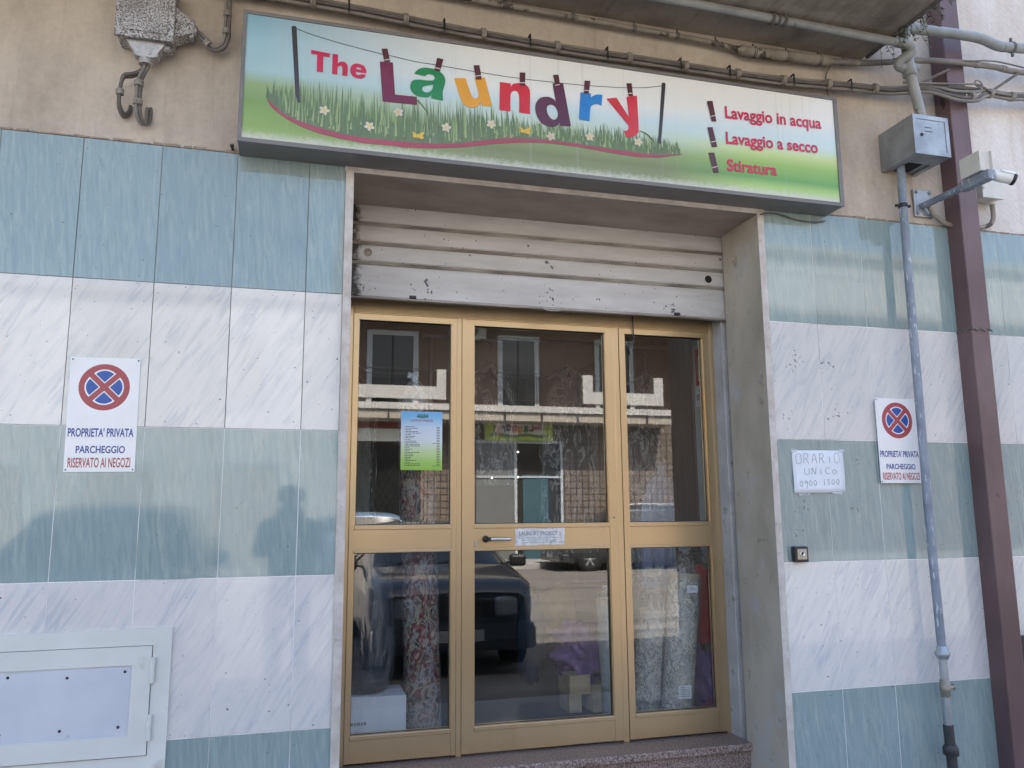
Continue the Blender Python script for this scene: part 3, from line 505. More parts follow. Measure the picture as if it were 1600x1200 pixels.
# roller shutter
z1 = 2.965; yS = .372
prof = []; joints = (2.873, 2.772, 2.671); top = 2.99; zz = top
gs = g()
edges = [top]+[j for j in joints]+[2.497]
for i in range(4):
    a, b = edges[i], edges[i+1]
    up, lo = a-.011 if i else a, b+.007 if i < 3 else b
    gs.sweepx([(yS+.004, up), (yS, up-.006), (yS-.0015, (up+lo)/2), (yS, lo+.006), (yS+.005, lo)], 1.408, 3.486, closed=False)
sh = gs.build('roller_shutter', M['shutter'], B)
gs = g()
for j in joints:
    gs.sweepx([(yS+.007, j-.0125), (yS+.001, j-.008), (yS-.003, j-.004), (yS+.001, j), (yS-.002, j+.003), (yS+.006, j+.0085)], 1.408, 3.486, closed=False)
gs.build('slat_joint', M['shutter_joint'], sh)
gs = g(); gs.box(1.41, 3.485, yS+.001, yS+.03, 2.489, 2.497, .001); gs.box(1.41, 3.485, yS-.003, yS+.001, 2.4905, 2.4975, .001); gs.build('bottom_bar', M['shutter_joint'], sh)
for x, z in ((1.507, 2.722), (3.371, 2.718)):
    gs = g(); gs.lathe((x, yS+.002, z), (0, -1, 0), [(.021, 0), (.021, .004), (.017, .005), (.016, .004), (.010, .004), (.008, .006), (.003, .006)], 24); gs.build('lock_disc', M['shutter_joint'] if x < 2 else M['dark'], sh)
for x in (1.731, 3.171):
    gs = g(); gs.box(x-.017, x+.017, yS-.006, yS+.004, 2.500, 2.516, .002); gs.box(x-.009, x+.016, yS-.012, yS-.005, 2.502, 2.511, .002); gs.build('latch', M['black'], sh)
gs = g(); gs.tube([(2.455+.052*math.cos(a), yS-.012-.01*math.sin(a), 2.497-.019*math.sin(a)) for a in [math.pi*k/10 for k in range(11)]], .0038, 8, sub=2); gs.build('pull_loop', M['castsmooth'], sh)
emb = mat('embossed_zinc', (.42, .42, .44), .5, metal=.1)
for a_ in (('BENEDETTO', 2.275, 2.425, 2.551), ('PASTORE', 2.487, 2.618, 2.555)):
    gs = g(); text(gs, *a_, .022, yS-.001, .0018, -.006, .004); gs.build('embossed_lettering', emb, sh)
# -------- door assembly, frame face y = .50
yd = .50
fr = g()
fr.box(1.4055, 1.456, yd, yd+.06, .30, 2.62, .002); fr.box(3.432, 3.4545, yd, yd+.06, .30, 2.62, .002)
fr.box(1.456, 3.432, yd+.0005, yd+.06, 2.445, 2.62, .002); fr.box(1.456, 3.432, yd-.002, yd+.058, 2.452, 2.462, .002)
fr.box(1.9815, 2.0075, yd-.001, yd+.06, .30, 2.445, .002); fr.box(2.8465, 2.878, yd-.001, yd+.06, .30, 2.445, .002)
dfm = fr.build('door_frame', M['gold'], B)
fr = g()
for x in (1.4305, 1.9805, 2.008, 2.8455, 2.879, 3.4315): fr.box(x-.0012, x+.0012, yd+.004, yd+.02, .302, 2.445)
fr.box(1.456, 3.432, yd+.004, yd+.02, 2.4436, 2.446); fr.build('frame_gap', M['gold_dark'], dfm)
def pane(x0, x1, z0, z1, parent):
    y = yd+.022; e = .008
    q = g(); q.box(x0-e, x1+e, y, y+.006, z0-e, z1+e)
    for i in range(6): q.m[i] = 1
    q.m[2] = 0
    o = q.build('glass_pane', [M['glass'], M['clear']], parent)
    q = g()
    for a, b, c, d in ((x0-.001, x0+.003, z0, z1), (x1-.003, x1+.001, z0, z1), (x0+.003, x1-.003, z0-.001, z0+.003), (x0+.003, x1-.003, z1-.003, z1+.001)): q.box(a, b, y-.003, y+.001, c, d)
    q.build('glazing_gasket', M['black'], parent); return o
def mitre(q, x0, x1, z0, z1, w, y0, y1):
    """four mitred profile lengths round a rectangle"""
    o = [(x0, z0), (x1, z0), (x1, z1), (x0, z1)]; i_ = [(x0+w[0], z0+w[1]), (x1-w[2], z0+w[1]), (x1-w[2], z1-w[3]), (x0+w[0], z1-w[3])]
    for k in range(4):
        l = (k+1) % 4; q.poly([o[k], o[l], i_[l], i_[k]], y0, y1-y0)
def leaf(name, x0, x1, gx0, gx1, bot=.312, top=2.443):
    """stiles and head with mitred top corners, a mid rail and a kick panel"""
    q = g(); y0, y1 = yd-.004, yd+.05
    q.poly([(x0, bot), (gx0, bot), (gx0, 2.412), (x0, top)], y0, y1-y0); q.poly([(gx1, bot), (x1, bot), (x1, top), (gx1, 2.412)], y0, y1-y0)
    q.poly([(x0, top), (gx0, 2.412), (gx1, 2.412), (x1, top)], y0+.0004, y1-y0)
    lf = q.build(name, M['gold'], B)
    w = .024 if gx0-x0 < .03 else .03
    q = g()   # glazing beads
    for a, b in ((1.395, 2.411), (.432, 1.262)):
        mitre(q, gx0, gx1, a, b, (.005, .0, .005, .0), yd+.002, yd+.02)
    q.box(gx0+.0005, gx1-.0005, y0-.002, y1, 1.372, 1.395, .0025); q.box(gx0+.0005, gx1-.0005, y0-.002, y1, 1.262, 1.277, .0025); q.box(gx0+.0005, gx1-.0005, y0-.002, y1, .412, .433, .0025)
    q.build('glazing_bead', M['gold'], lf)
    q = g(); q.box(gx0+.0005, gx1-.0005, y0+.003, y1, 1.2772, 1.3718); q.build('mid_rail', M['gold'], lf)
    q = g(); q.box(gx0+.0005, gx1-.0005, y0+.003, y1, bot, .4118); q.build('kick_panel', M['gold'], lf)
    pane(gx0+.005, gx1-.005, 1.395, 2.411, lf); pane(gx0+.005, gx1-.005, .432, 1.262, lf)
    return lf
tag(leaf('fixed_leaf', 1.457, 1.980, 1.480, 1.956), 'narrow fixed leaf with the price list')
door = leaf('door_leaf', 2.0085, 2.8455, 2.070, 2.800)
tag(leaf('fixed_leaf', 2.880, 3.431, 2.912, 3.386), 'narrow fixed leaf in front of the rolled carpets')
q = g(); q.lathe((2.130, yd-.004, 1.320), (0, -1, 0), [(.0175, 0), (.0175, .010), (.015, .016), (.012, .034), (.009, .044), (.0, .046)], 24, cap=False); q.box(2.136, 2.152, yd-.047, yd-.033, 1.311, 1.329, .004); q.build('handle_rosette', M['black'], door)
q = g(); q.cyl((2.148, yd-.040, 1.3195), (2.252, yd-.040, 1.3185), .0085, 16); q.build('lever_handle', M['chrome'], door)
q = g(); q.box(2.0735, 2.0845, yd-.0065, yd, 1.282, 1.312, .004); q.cyl((2.079, yd-.010, 1.297), (2.079, yd-.004, 1.297), .0035, 12); q.build('lock_cylinder', M['castsmooth'], door)
q = g(); q.lathe((2.823, yd-.004, 1.42), (0, -1, 0), [(.006, 0), (.006, .002), (.003, .004), (0, .0042)], 14, cap=False); q.build('screw_cap', M['shutter_joint'], door)

# balcony slab over the right of the sign
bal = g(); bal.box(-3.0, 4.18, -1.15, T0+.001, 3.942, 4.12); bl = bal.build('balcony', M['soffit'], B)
q = g(); q.box(4.181, 4.20, -1.16, -.03, 3.93, 4.125, .004); q.box(-3.0, 4.2, -1.17, -1.151, 3.93, 4.125, .004); q.build('balcony_edge', mat('dark_slate_edge', (.10, .095, .09), .8, col2=(.17, .16, .15), ns=10), bl)
q = g()
for k in range(40): q.cyl((-2.95+k*.18, -1.1, 4.12), (-2.95+k*.18, -1.1, 5.02), .008, 6)
q.cyl((-3.0, -1.1, 5.03), (4.16, -1.1, 5.03), .02, 8); q.build('balcony_railing', M['iron'], bl)

# ------------------------------------------------------------ the shop sign
SY = -.150
S = thing('shop_sign', (2.39, 0, 2.99), 'long printed lightbox sign with coloured letters pegged on a washing line, above the doorway', 'sign')
X0, X1, Z0, Z1 = .913, 3.872, 2.988, 3.588
q = g(); q.box(X0+.002, X1-.002, SY+.006, -.001, Z0+.002, Z1-.002, .002); q.build('sign_case', M['signframe'], S)
q = g(); mitre(q, X0, X1, Z0, Z1, (.016, .019, .022, .016), SY-.006, SY+.004); q.build('sign_frame', M['signframe'], S)
q = g(); q.box(X0+.012, X1-.015, SY, SY+.004, Z0+.015, Z1-.012); q.build('printed_panel', M['signface'], S)
def lerp_curve(C, x):
    for a, b in zip(C[:-1], C[1:]):
        if a[0] <= x <= b[0]: return a[1]+(b[1]-a[1])*(x-a[0])/max(1e-6, b[0]-a[0])
    return C[0][1] if x < C[0][0] else C[-1][1]
q = g(); th = .0004
n = 150; xs = [1.026+(2.955-1.026)*k/n for k in range(n+1)]
for a, b in zip(xs[:-1], xs[1:]):
    za, zb = lerp_curve(SW_TOP, a), lerp_curve(SW_TOP, b); ha, hb = (lerp_curve(TIPS, a)-za)*.42, (lerp_curve(TIPS, b)-zb)*.42
    q.poly([(a, za-.006), (b, zb-.006), (b, zb+hb), (a, za+ha)], SY-.0006, th)
for k in range(900):
    x = random.uniform(1.024, 2.95); zb = lerp_curve(SW_TOP, x); h = lerp_curve(TIPS, x)-zb; w = random.uniform(.002, .0055)
    lv = random.random(); base = zb+h*random.uniform(0, .35); tip = zb+h*random.choice((random.uniform(.45, .8), random.uniform(.7, 1.15))); lean = random.uniform(-.012, .012)
    mi = 0 if lv < .40 else 1 if lv < .78 else 2
    q.poly([(x-w, base), (x+w, base), (x+w*.5+lean*.5, base+(tip-base)*.6), (x+lean, tip)], SY-.0011-random.random()*.0003, .0002, mi)
q.build('grass_print', [M['grass0'], M['grass1'], M['grass2']], S)
q = g()
for a, b in zip([1.0241+(2.9665-1.0241)*k/160 for k in range(160)], [1.0241+(2.9665-1.0241)*(k+1)/160 for k in range(160)]):
    q.poly([(a, lerp_curve(SW_BOT, a)), (b, lerp_curve(SW_BOT, b)), (b, lerp_curve(SW_TOP, b)), (a, lerp_curve(SW_TOP, a))], SY-.0019, th)
q.build('curved_band', M['p_swoosh'], S)
for p in POLES:
    q = g(); outline(q, [p], SY-.0014, th); q.build('line_post', M['p_pole'], S)
q = g(); q.tube([(x, SY-.0021, z) for x, z in LINE], .0011, 5, sub=3); q.build('washing_line', M['p_line'], S)
for ch, mm in (('T', 'cherry'), ('h', 'cherry'), ('e', 'cherry'), ('L', 'plum'), ('a', 'green'), ('u', 'amber'), ('n', 'red'), ('d', 'plum2'), ('r', 'blue'), ('y', 'red2')):
    q = g(); outline(q, GLYPH[ch], SY-.0028, th); q.build('letter', M['p_'+mm], S)
for p in PEGS:
    q = g(); q.poly(p[:4], SY-.0036, th); a, b = Vector(p[4]), Vector(p[5]); q.poly([a, b, b+Vector((0, -.004)), a+Vector((0, -.004))], SY-.0042, th, 1); q.build('clothes_peg', [M['p_peg'], M['p_pegband']], S)
for i, (x, z) in enumerate(FLOWERS):
    q = g(); a0 = i*.9
    for k in range(5):
        a = a0+k*2*math.pi/5; cx, cz = x+.013*math.cos(a), z+.012*math.sin(a)
        q.poly([(cx+.0105*math.cos(t)*math.cos(a)-.0075*math.sin(t)*math.sin(a), cz+.0105*math.cos(t)*math.sin(a)+.0075*math.sin(t)*math.cos(a)) for t in [j*math.pi/5 for j in range(10)]], SY-.0032-k*.00003, .0002)
    q.poly([(x+.0075*math.cos(t), z+.007*math.sin(t)) for t in [j*math.pi/5 for j in range(10)]], SY-.0037, .0002, 1); q.build('flower_print', [M['p_petal'], M['p_yolk']], S)
for i, (x, z) in enumerate(BUTTER):
    q = g(); wing = [(0, 0), (.010, .012), (.026, .022), (.030, .014), (.024, .004), (.028, -.008), (.018, -.016), (.006, -.010)]
    q.poly([(x+a, z+b) for a, b in wing], SY-.0032, .0002); q.poly([(x-a*.8, z+b*.75) for a, b in wing], SY-.0033, .0002); q.poly([(x-.004, z-.013), (x+.003, z-.013), (x+.004, z+.008), (x-.002, z+.008)], SY-.0036, .0002); q.build('butterfly_print', M['p_butter'], S)
for body, x0, x1, z0, cap, rise in (('Lavaggio in acqua', 3.2105, 3.7683, 3.3905, .064, .0115), ('Lavaggio a secco', 3.2078, 3.7374, 3.2545, .063, .0105), ('Stiratura', 3.2078, 3.487, 3.1118, .061, .004)):
    text_words('service_lettering', M['p_cherry'], S, body, x0, x1, z0, cap, SY-.0028, .0004, .024, rise)
# two stray grass stalks printed over the letters
for pts in ([(1.640, 3.290), (1.668, 3.270), (1.690, 3.248), (1.712, 3.220)], [(2.742, 3.262), (2.775, 3.252), (2.800, 3.232), (2.818, 3.21)]):
    q = g(); q.tube([(x, SY-.0036, z) for x, z in pts], lambda t: .0014+.0012*math.sin(t*3.1), 5); q.build('grass_stalk_print', M['grass1'], S)
# ------------------------------------------------------------ signs and notices on the tiles
def noparking(x0, x1, z0, z1, y, label, tilt=0):
    t = thing('parking_sign', ((x0+x1)/2, y, z0), label, 'sign', 'private parking signs')
    cx, cz = (x0+x1)/2, (z0+z1)/2; xf = Matrix.Translation((cx, 0, cz)) @ Matrix.Rotation(tilt, 4, 'Y') @ Matrix.Translation((-cx, 0, -cz)); w, h = x1-x0, z1-z0
    q = g(); q.box(x0, x1, y-.0022, y, z0, z1, .0008, xf=xf); q.build('plate', M['enamel'], t)
    zc = z1-h*.262; r = w*.365
    def disc(rr, dy, m, nm, a0=0, a1=2*math.pi, off=(0, 0)):
        q = g(); n = 40; P = [(cx+off[0]+rr*math.cos(a0+(a1-a0)*k/n), zc+off[1]+rr*math.sin(a0+(a1-a0)*k/n)) for k in range(n+(0 if a1-a0 > 6 else 1))]
        if a1-a0 < 6: P.append((cx+off[0], zc+off[1]))
        q.poly(P, y-.0022-dy, .0003); q.v = [tuple(xf @ Vector(v)) for v in q.v]; return q.build(nm, m, t)
    disc(r, .0004, M['sred'], 'red_disc')
    for k in range(4):
        a = k*math.pi/2; o = (.0149*math.cos(a), .0149*math.sin(a))
        disc(r*.735-.012, .0008, M['enamel'], 'white_outline', a-math.pi/4, a+math.pi/4, o); o2 = (o[0]*1.35, o[1]*1.35)
        disc(r*.735-.0225, .0012, M['sblue'], 'blue_quadrant', a-math.pi/4, a+math.pi/4, o2)
    for body, f0, f1, zz, cap, mm in (("PROPRIETA' PRIVATA", .03, .955, .305, .073, 'sdblue'), ('PARCHEGGIO', .155, .845, .163, .062, 'sdblue'), ('RISERVATO AI NEGOZI', .055, .93, .040, .083, 'srtext')):
        q = g(); text(q, body, x0+w*f0, x0+w*f1, z0+h*zz, h*cap, y-.0026, .0004, .014 if 'NEG' in body else .022); q.v = [tuple(xf @ Vector(v)) for v in q.v]; q.build('lettering', M[mm], t)
    for a in (x0+.008, x1-.008):
        for b in (z0+.009, z1-.009):
            q = g(); q.lathe(xf @ Vector((a, y-.002, b)), (0, -1, 0), [(.0032, 0), (.0028, .0014), (0, .0022)], 10, cap=False); q.build('screw', M['rivet'], t)
    return t
noparking(.322, .578, 1.619, 2.075, -.0015, 'white no stopping sign flat on the tiles left of the doorway, above the access hatch', R(-.6))
noparking(4.075, 4.331, 1.584, 2.022, -.016, 'white no stopping sign right of the doorway, tucked behind the grey pipe', R(0))
t = thing('paper_notice', (3.72, 0, 1.535), 'handwritten white paper notice of opening hours taped to the teal tiles', 'notice')
q = g(); nn = 8
vs = []; fs = []
for i in range(nn+1):
    for j in range(nn+1):
        u, v = i/nn, j/nn; vs.append((3.574+.297*u, -.0052-.0032*math.sin(u*5+v*3)*math.sin(v*4+1), 1.533+.212*v+.004*u))
for i in range(nn):
    for j in range(nn): a = i*(nn+1)+j; fs.append((a, a+nn+1, a+nn+2, a+1))
q.add(vs, fs, 0, True); sh_ = q.build('sheet', M['paper'], t)
sm_ = sh_.modifiers.new('thick', 'SOLIDIFY'); sm_.thickness = .0006; sm_.offset = -1
# pen strokes: (x, z) in sheet units
STK = {'O': [[(0,.5),(.1,.9),(.5,1),(.9,.9),(1,.5),(.9,.1),(.5,0),(.1,.1),(0,.5)]], 'R': [[(0,0),(.05,1)],[(.05,1),(.6,1),(.8,.75),(.5,.5),(.05,.45)],[(.4,.48),(.9,0)]], 'A': [[(0,0),(.45,1),(.95,0)],[(.2,.35),(.8,.4)]], 'I': [[(.5,0),(.5,.7)],[(.48,.95),(.52,.98)]], 'U': [[(0,.9),(.05,.2),(.45,0),(.9,.2),(.95,.9)]], 'N': [[(0,0),(.1,.9)],[(.1,.9),(.75,.05)],[(.75,.05),(.95,1)]], 'C': [[(.9,.85),(.4,.9),(0,.5),(.3,.05),(.95,.1)]], 'o': [[(0,.3),(.4,.6),(.9,.35),(.5,0),(0,.3)]], '0': [[(0,.5),(.5,.95),(.95,.5),(.5,.05),(0,.5)]], '9': [[(.9,.8),(.4,1),(.1,.7),(.5,.5),(.9,.8),(.85,.2),(.6,-.35)]], '1': [[(.5,0),(.55,1)]], '3': [[(.1,.9),(.7,.95),(.4,.55),(.85,.3),(.1,0)]], ':': [[(.5,.2),(.52,.25)],[(.5,.6),(.52,.65)]]}
q = g()
for row, zb, hh, x0, adv in (('ORARIO', 1.678, .050, 3.594, .0445), ('UNICo', 1.624, .036, 3.640, .0400), ('0900:1300', 1.565, .030, 3.606, .0268)):
    for k, ch in enumerate(row):
        key = 'o' if ch == 'o' else ch
        for st in STK[key]:
            pts = [(x0+adv*k+adv*.68*a, 0, zb+hh*b+.008*k/6+random.uniform(-.001, .001)) for a, b in st]; pts = [(x, -.0052-.0032*math.sin((x-3.574)/.297*5+(z-1.533)/.212*3)*math.sin((z-1.533)/.212*4+1)-.0006, z) for x, _, z in pts]
            q.tube(pts, .0009, 5, sub=4, smooth=len(pts) > 2)
q.build('handwriting', M['pen'], t)
q = g(); q.box(3.568, 3.60, -.0072, -.0066, 1.736, 1.752); q.box(3.845, 3.878, -.0072, -.0066, 1.740, 1.755); q.box(3.60, 3.66, -.0072, -.0066, 1.522, 1.537); q.box(3.79, 3.85, -.0072, -.0066, 1.527, 1.541)
q.build('sticky_tape', film('clear_tape', .25, .45, 30), t)
t = thing('key_switch', (3.574, 0, 1.20), 'small black key switch box for the shutter, on the teal tiles', 'switch')
q = g(); q.box(3.538, 3.612, -.034, 0, 1.203, 1.277, .004); q.build('switch_box', M['black'], t)
q = g(); q.box(3.549, 3.601, -.037, -.033, 1.215, 1.266, .003); fp = q.build('face_plate', mat('dull_brass_plate', (.42, .36, .28), .4, metal=.5, col2=(.5, .45, .37), ns=20), t)
q = g(); q.lathe((3.575, -.037, 1.243), (0, -1, 0), [(.014, 0), (.014, .004), (.010, .006), (.010, .004), (0, .004)], 20, cap=False); q.build('key_barrel', M['chrome'], t)
q = g(); q.box(3.5735, 3.5765, -.0425, -.0405, 1.236, 1.250); q.build('keyhole', M['dark'], t)
# access hatch, bottom left
t = thing('access_hatch', (.2, 0, .42), 'cream aluminium access hatch with a riveted plate, low on the tiles left of the door', 'hatch')
q = g(); hx0, hx1, hz0, hz1 = -.55, .755, .45, 1.017; mitre(q, hx0, hx1, hz0, hz1, (.066, .102, .066, .062), -.012, -.0005); q.build('outer_frame', M['panelw'], t)
q = g(); q.box(hx0+.067, hx1-.067, -.006, -.0008, hz0+.103, hz1-.063); q.build('gap_shadow', M['dark'], t)
q = g(); mitre(q, hx0+.069, hx1-.0685, .556, .953, (.066, .072, .067, .068), -.019, -.006); hd = q.build('hatch_door', M['panelw'], t)
q = g(); q.box(hx0+.134, .621, -.013, -.007, .627, .886); q.build('riveted_plate', M['panelin'], hd)
for x in (.595, .397, .199, .0, -.199, -.395):
    for z in (.862-(.012 if x == .397 else 0), .662):
        q = g(); q.lathe((x-(.012 if z < .7 else 0), -.013, z), (0, -1, 0), [(.0055, 0), (.0055, .001), (.0035, .003), (0, .0035)], 12, cap=False); q.build('rivet', M['rivet'], hd)
for z0, z1 in ((.816, .910), (.608, .702)):
    q = g(); zm = (z0+z1)/2; q.cyl((.693, -.021, z0), (.693, -.021, zm-.002), .0085, 14); q.cyl((.693, -.021, zm+.002), (.693, -.021, z1), .0085, 14); q.cyl((.693, -.021, zm-.002), (.693, -.021, zm+.002), .006, 10); q.build('hinge', M['panelw'], t)

# ------------------------------------------------------------ cast junction box, top left
t = thing('junction_box', (.525, 0, 3.33), 'pitted cast aluminium junction box high on the wall left of the shop sign', 'junction box')
q = g(); q.box(.418, .634, -.105, 0, 3.418, 3.69, .006); q.build('box_body', M['cast'], t)
q = g(); q.box(.410, .640, -.122, -.104, 3.412, 3.695, .004); q.box(.437, .614, -.127, -.121, 3.440, 3.67, .003)
q.tube([(.525+.03*math.cos(a), -.127, 3.585+.014*math.sin(a)) for a in [k*math.pi/8 for k in range(17)]], .0018, 6, sub=1); q.build('box_lid', M['cast'], t)
def frustum(q, a, b):
    vs = [Vector(p) for p in a+b]; n = len(a); q.add(vs, [list(range(n))[::-1], [i+n for i in range(n)]]+[(i, (i+1) % n, (i+1) % n+n, i+n) for i in range(n)])
q = g(); frustum(q, [(.448, -.015, 3.42), (.610, -.015, 3.42), (.610, -.095, 3.42), (.448, -.095, 3.42)], [(.497, -.04, 3.347), (.562, -.04, 3.347), (.562, -.09, 3.347), (.497, -.09, 3.347)])
for x in (.492, .568): q.lathe((x, -.045, 3.362), (0, -1, 0), [(.012, 0), (.012, .045), (.004, .045), (.004, .04)], 12)
for k in range(3): q.lathe((.529, -.066, 3.322+k*.009), (0, 0, 1), [(.027-.002*k*0, 0), (.029, .004), (.027, .008)], 16)
q.build('lower_gland', M['castsmooth'], t)
q = g(); frustum(q, [(.632, -.015, 3.446), (.632, -.10, 3.446), (.632, -.10, 3.590), (.632, -.015, 3.590)], [(.712, -.03, 3.488), (.712, -.085, 3.488), (.712, -.085, 3.535), (.712, -.03, 3.535)])
for z in (3.478, 3.546): q.lathe((.70, -.04, z), (0, -1, 0), [(.011, 0), (.011, .04)], 12)
q.lathe((.71, -.058, 3.511), (1, 0, 0), [(.022, 0), (.024, .006), (.021, .012)], 16); q.lathe((.60, -.05, 3.418), (0, 0, -1), [(.03, 0), (.03, .02), (.02, .028)], 14); q.build('side_gland', M['cast'], t)
def cables(name, label, runs, ties, cat='cables', mats=('cable', 'cable_dark'), r=.0085, group=None):
    z = min(p[2] for run in runs for p in run); x = sum(p[0] for p in runs[0])/len(runs[0]); t = thing(name, (x, 0, z), label, cat, group)
    for i, run in enumerate(runs):
        q = g(); q.tube(run, r, 9, sub=6); q.build('cable', M[mats[i % len(mats)]], t)
    for (p, d, rr) in ties:
        q = g(); d = Vector(d).normalized()
        for k in (-1, 0, 1): q.lathe(Vector(p)+d*k*.008, d, [(rr, -.0032), (rr+.001, 0), (rr, .0032)], 12)
        q.build('cable_tie', M['tie'], t)
    return t
off = lambda run, dx, dy, dz: [(a+dx, b+dy, c+dz) for a, b, c in run]
c1 = [(.528, -.066, 3.33), (.516, -.068, 3.29), (.504, -.07, 3.25), (.502, -.07, 3.20), (.502, -.07, 3.14), (.508, -.06, 3.09), (.524, -.035, 3.070), (.535, -.012, 3.10), (.533, .006, 3.165)]
c2 = [(.520, -.06, 3.325), (.510, -.06, 3.298), (.480, -.062, 3.278), (.450, -.064, 3.268), (.441, -.066, 3.235), (.437, -.066, 3.17), (.440, -.06, 3.13), (.454, -.03, 3.108), (.468, -.01, 3.135), (.468, .006, 3.165)]
cables('cable_loop', 'two dusty cables dropping from the cast junction box and looping into the wall', [c1, off(c1, .014, .006, .004)], [((.508, -.067, 3.235), (0, 0, 1), .0185), ((.509, -.067, 3.150), (0, 0, 1), .0185)], r=.0072)
cables('cable_loop', 'dark cable bent left under the cast junction box and looping into the wall', [c2, off(c2, -.004, .013, -.006)], [((.4375, -.062, 3.19), (0, 0, 1), .0155)], mats=('cable_dark',), r=.0078)
c3 = [(.715, -.058, 3.515), (.738, -.055, 3.505), (.757, -.052, 3.485), (.776, -.05, 3.464), (.798, -.05, 3.456), (.820, -.05, 3.472), (.833, -.05, 3.50), (.834, -.05, 3.56), (.832, -.05, 3.70), (.832, -.05, 3.9)]
cables('cable_loop', 'pair of grey cables looping from the side of the cast junction box up the wall', [c3, [(.712, -.058, 3.502), (.73, -.055, 3.494), (.75, -.052, 3.468), (.772, -.05, 3.446), (.80, -.05, 3.438), (.832, -.05, 3.455), (.849, -.05, 3.50), (.850, -.05, 3.56), (.848, -.05, 3.70), (.848, -.05, 3.9)]], [((.764, -.052, 3.468), (.7, 0, -.7), .017), ((.841, -.05, 3.535), (0, 0, 1), .0175), ((.840, -.05, 3.62), (0, 0, 1), .0175)], r=.0072)
q = g(); q.cyl((.885, .008, 3.018), (.885, -.03, 3.018), .006, 10); q.lathe((.885, -.03, 3.018), (0, -1, 0), [(.009, 0), (.009, .006), (.004, .008)], 10); tag(q.build('wall_bolt', M['rivet'], loc=(.885, 0, 3.018)), 'small rusty bolt in the wall beside the lower left corner of the sign', 'bolt')

# ------------------------------------------------------------ cable bundle and conduit along the wall
bz = [(-1.0, 3.77), (.2, 3.752), (.8, 3.744), (1.064, 3.738), (1.432, 3.728), (1.851, 3.706), (2.459, 3.692), (2.801, 3.695), (3.158, 3.695), (3.61, 3.70), (4.05, 3.728), (4.30, 3.74)]
yb = -.062
base = [(x, yb, z) for x, z in bz]
tail = lambda dz, sag, y2: [(4.52, -.10, 3.757+dz), (4.66, y2, 3.742+dz-sag), (4.80, y2, 3.755+dz-sag), (4.93, -.105, 3.79+dz), (5.10, -.09, 3.80+dz), (5.4, -.09, 3.835+dz), (6.4, -.09, 3.95+dz)]
runs = [off(base, 0, .006, .017)+tail(.017, .012, -.135), off(base, 0, -.004, .000)+tail(.0, .03, -.14), off(base, 0, .006, -.017)+tail(-.017, .036, -.145), off(base, 0, .016, .003)+tail(.006, -.028, -.12)]
ties = []
for x in (1.20, 1.62, 1.99, 2.36, 2.74, 3.05, 3.35, 3.62, 3.90, 4.20, 4.42, 4.78, 4.95, 5.12):
    P_ = runs[1]; z = lerp_curve([(p[0], p[2]) for p in P_], x); y = lerp_curve([(p[0], p[1]) for p in P_], x)+.004; ties.append(((x, y, z+.0005), (1, 0, .06), .0275))
cb = cables('cable_bundle', 'bundle of grey cables tied together, running above the shop sign and past the drainpipe', runs, ties, r=.0098)
for x in (1.36, 1.80, 2.22, 2.62, 3.02, 3.30, 3.68, 4.04):
    z = lerp_curve([(p[0], p[2]) for p in runs[1]], x); q = g(); q.box(x-.004, x+.004, yb-.017, yb-.013, z-.031, z+.036, .001); q.box(x-.004, x+.004, yb-.013, .008, z+.031, z+.036); q.build('wall_clip', M['black'], cb)
cz = [(.9, 3.905), (1.946, 3.888), (2.366, 3.882), (2.812, 3.874), (3.172, 3.868), (3.39, 3.852)]
t = thing('conduit', (3.2, 0, 3.83), 'dirty pvc conduit clipped along the wall just under the balcony', 'conduit')
q = g(); q.tube([(x, -.045, z) for x, z in cz], .0135, 12); q.build('thin_pipe', M['conduit'], t)
q = g(); q.tube([(3.36, -.052, 3.848), (3.42, -.052, 3.845), (3.43, -.052, 3.844), (3.89, -.052, 3.862), (3.90, -.052, 3.862), (3.95, -.05, 3.866)], lambda s: .017 if s < .1 or s > .93 else .0285, 16, smooth=True, sub=4); q.build('thick_pipe', M['conduit'], t)
q = g(); q.tube([(3.93, -.05, 3.866), (4.07, -.05, 3.878), (4.20, -.06, 3.890), (4.454, -.125, 3.905), (4.62, -.14, 3.915), (4.81, -.125, 3.938), (5.0, -.11, 3.955), (5.27, -.10, 3.962), (6.4, -.10, 4.05)], .0165, 12); q.build('dark_pipe', M['cable'], t)
for x in (2.10, 2.45, 2.78, 3.02, 3.24, 3.46, 3.66, 3.86, 4.02):
    zc_ = lerp_curve(cz+[(3.43, 3.844), (3.89, 3.862), (4.07, 3.878)], x); r = .030 if 3.42 < x < 3.9 else .0165
    q = g(); q.lathe((x-.009, -.05 if r > .02 else -.046, zc_), (1, 0, .04), [(r, 0), (r+.002, .004), (r, .008), (r, .012), (r+.002, .016), (r, .02)], 14); q.cyl((x, -.05, zc_+r), (x, -.05, zc_+r+.016), .005, 8); q.build('pipe_clamp', M['cable_dark'], t)
for p, d, rr in (((4.10, -.05, 3.881), (1, 0, .1), .018), ((4.44, -.12, 3.904), (1, -.2, .1), .018), ((4.86, -.12, 3.943), (1, .1, .1), .018), ((5.06, -.107, 3.957), (1, .1, .1), .018)):
    q = g(); d = Vector(d).normalized()
    for k in (-1.5, -.5, .5, 1.5): q.lathe(Vector(p)+d*k*.008, d, [(rr, -.003), (rr+.001, 0), (rr, .003)], 12)
    q.build('cable_tie', M['tie'], t)
t = thing('thin_cable', (4.7, 0, 3.8), 'thin slack cable sagging beside the drainpipe between the bundles', 'cable')
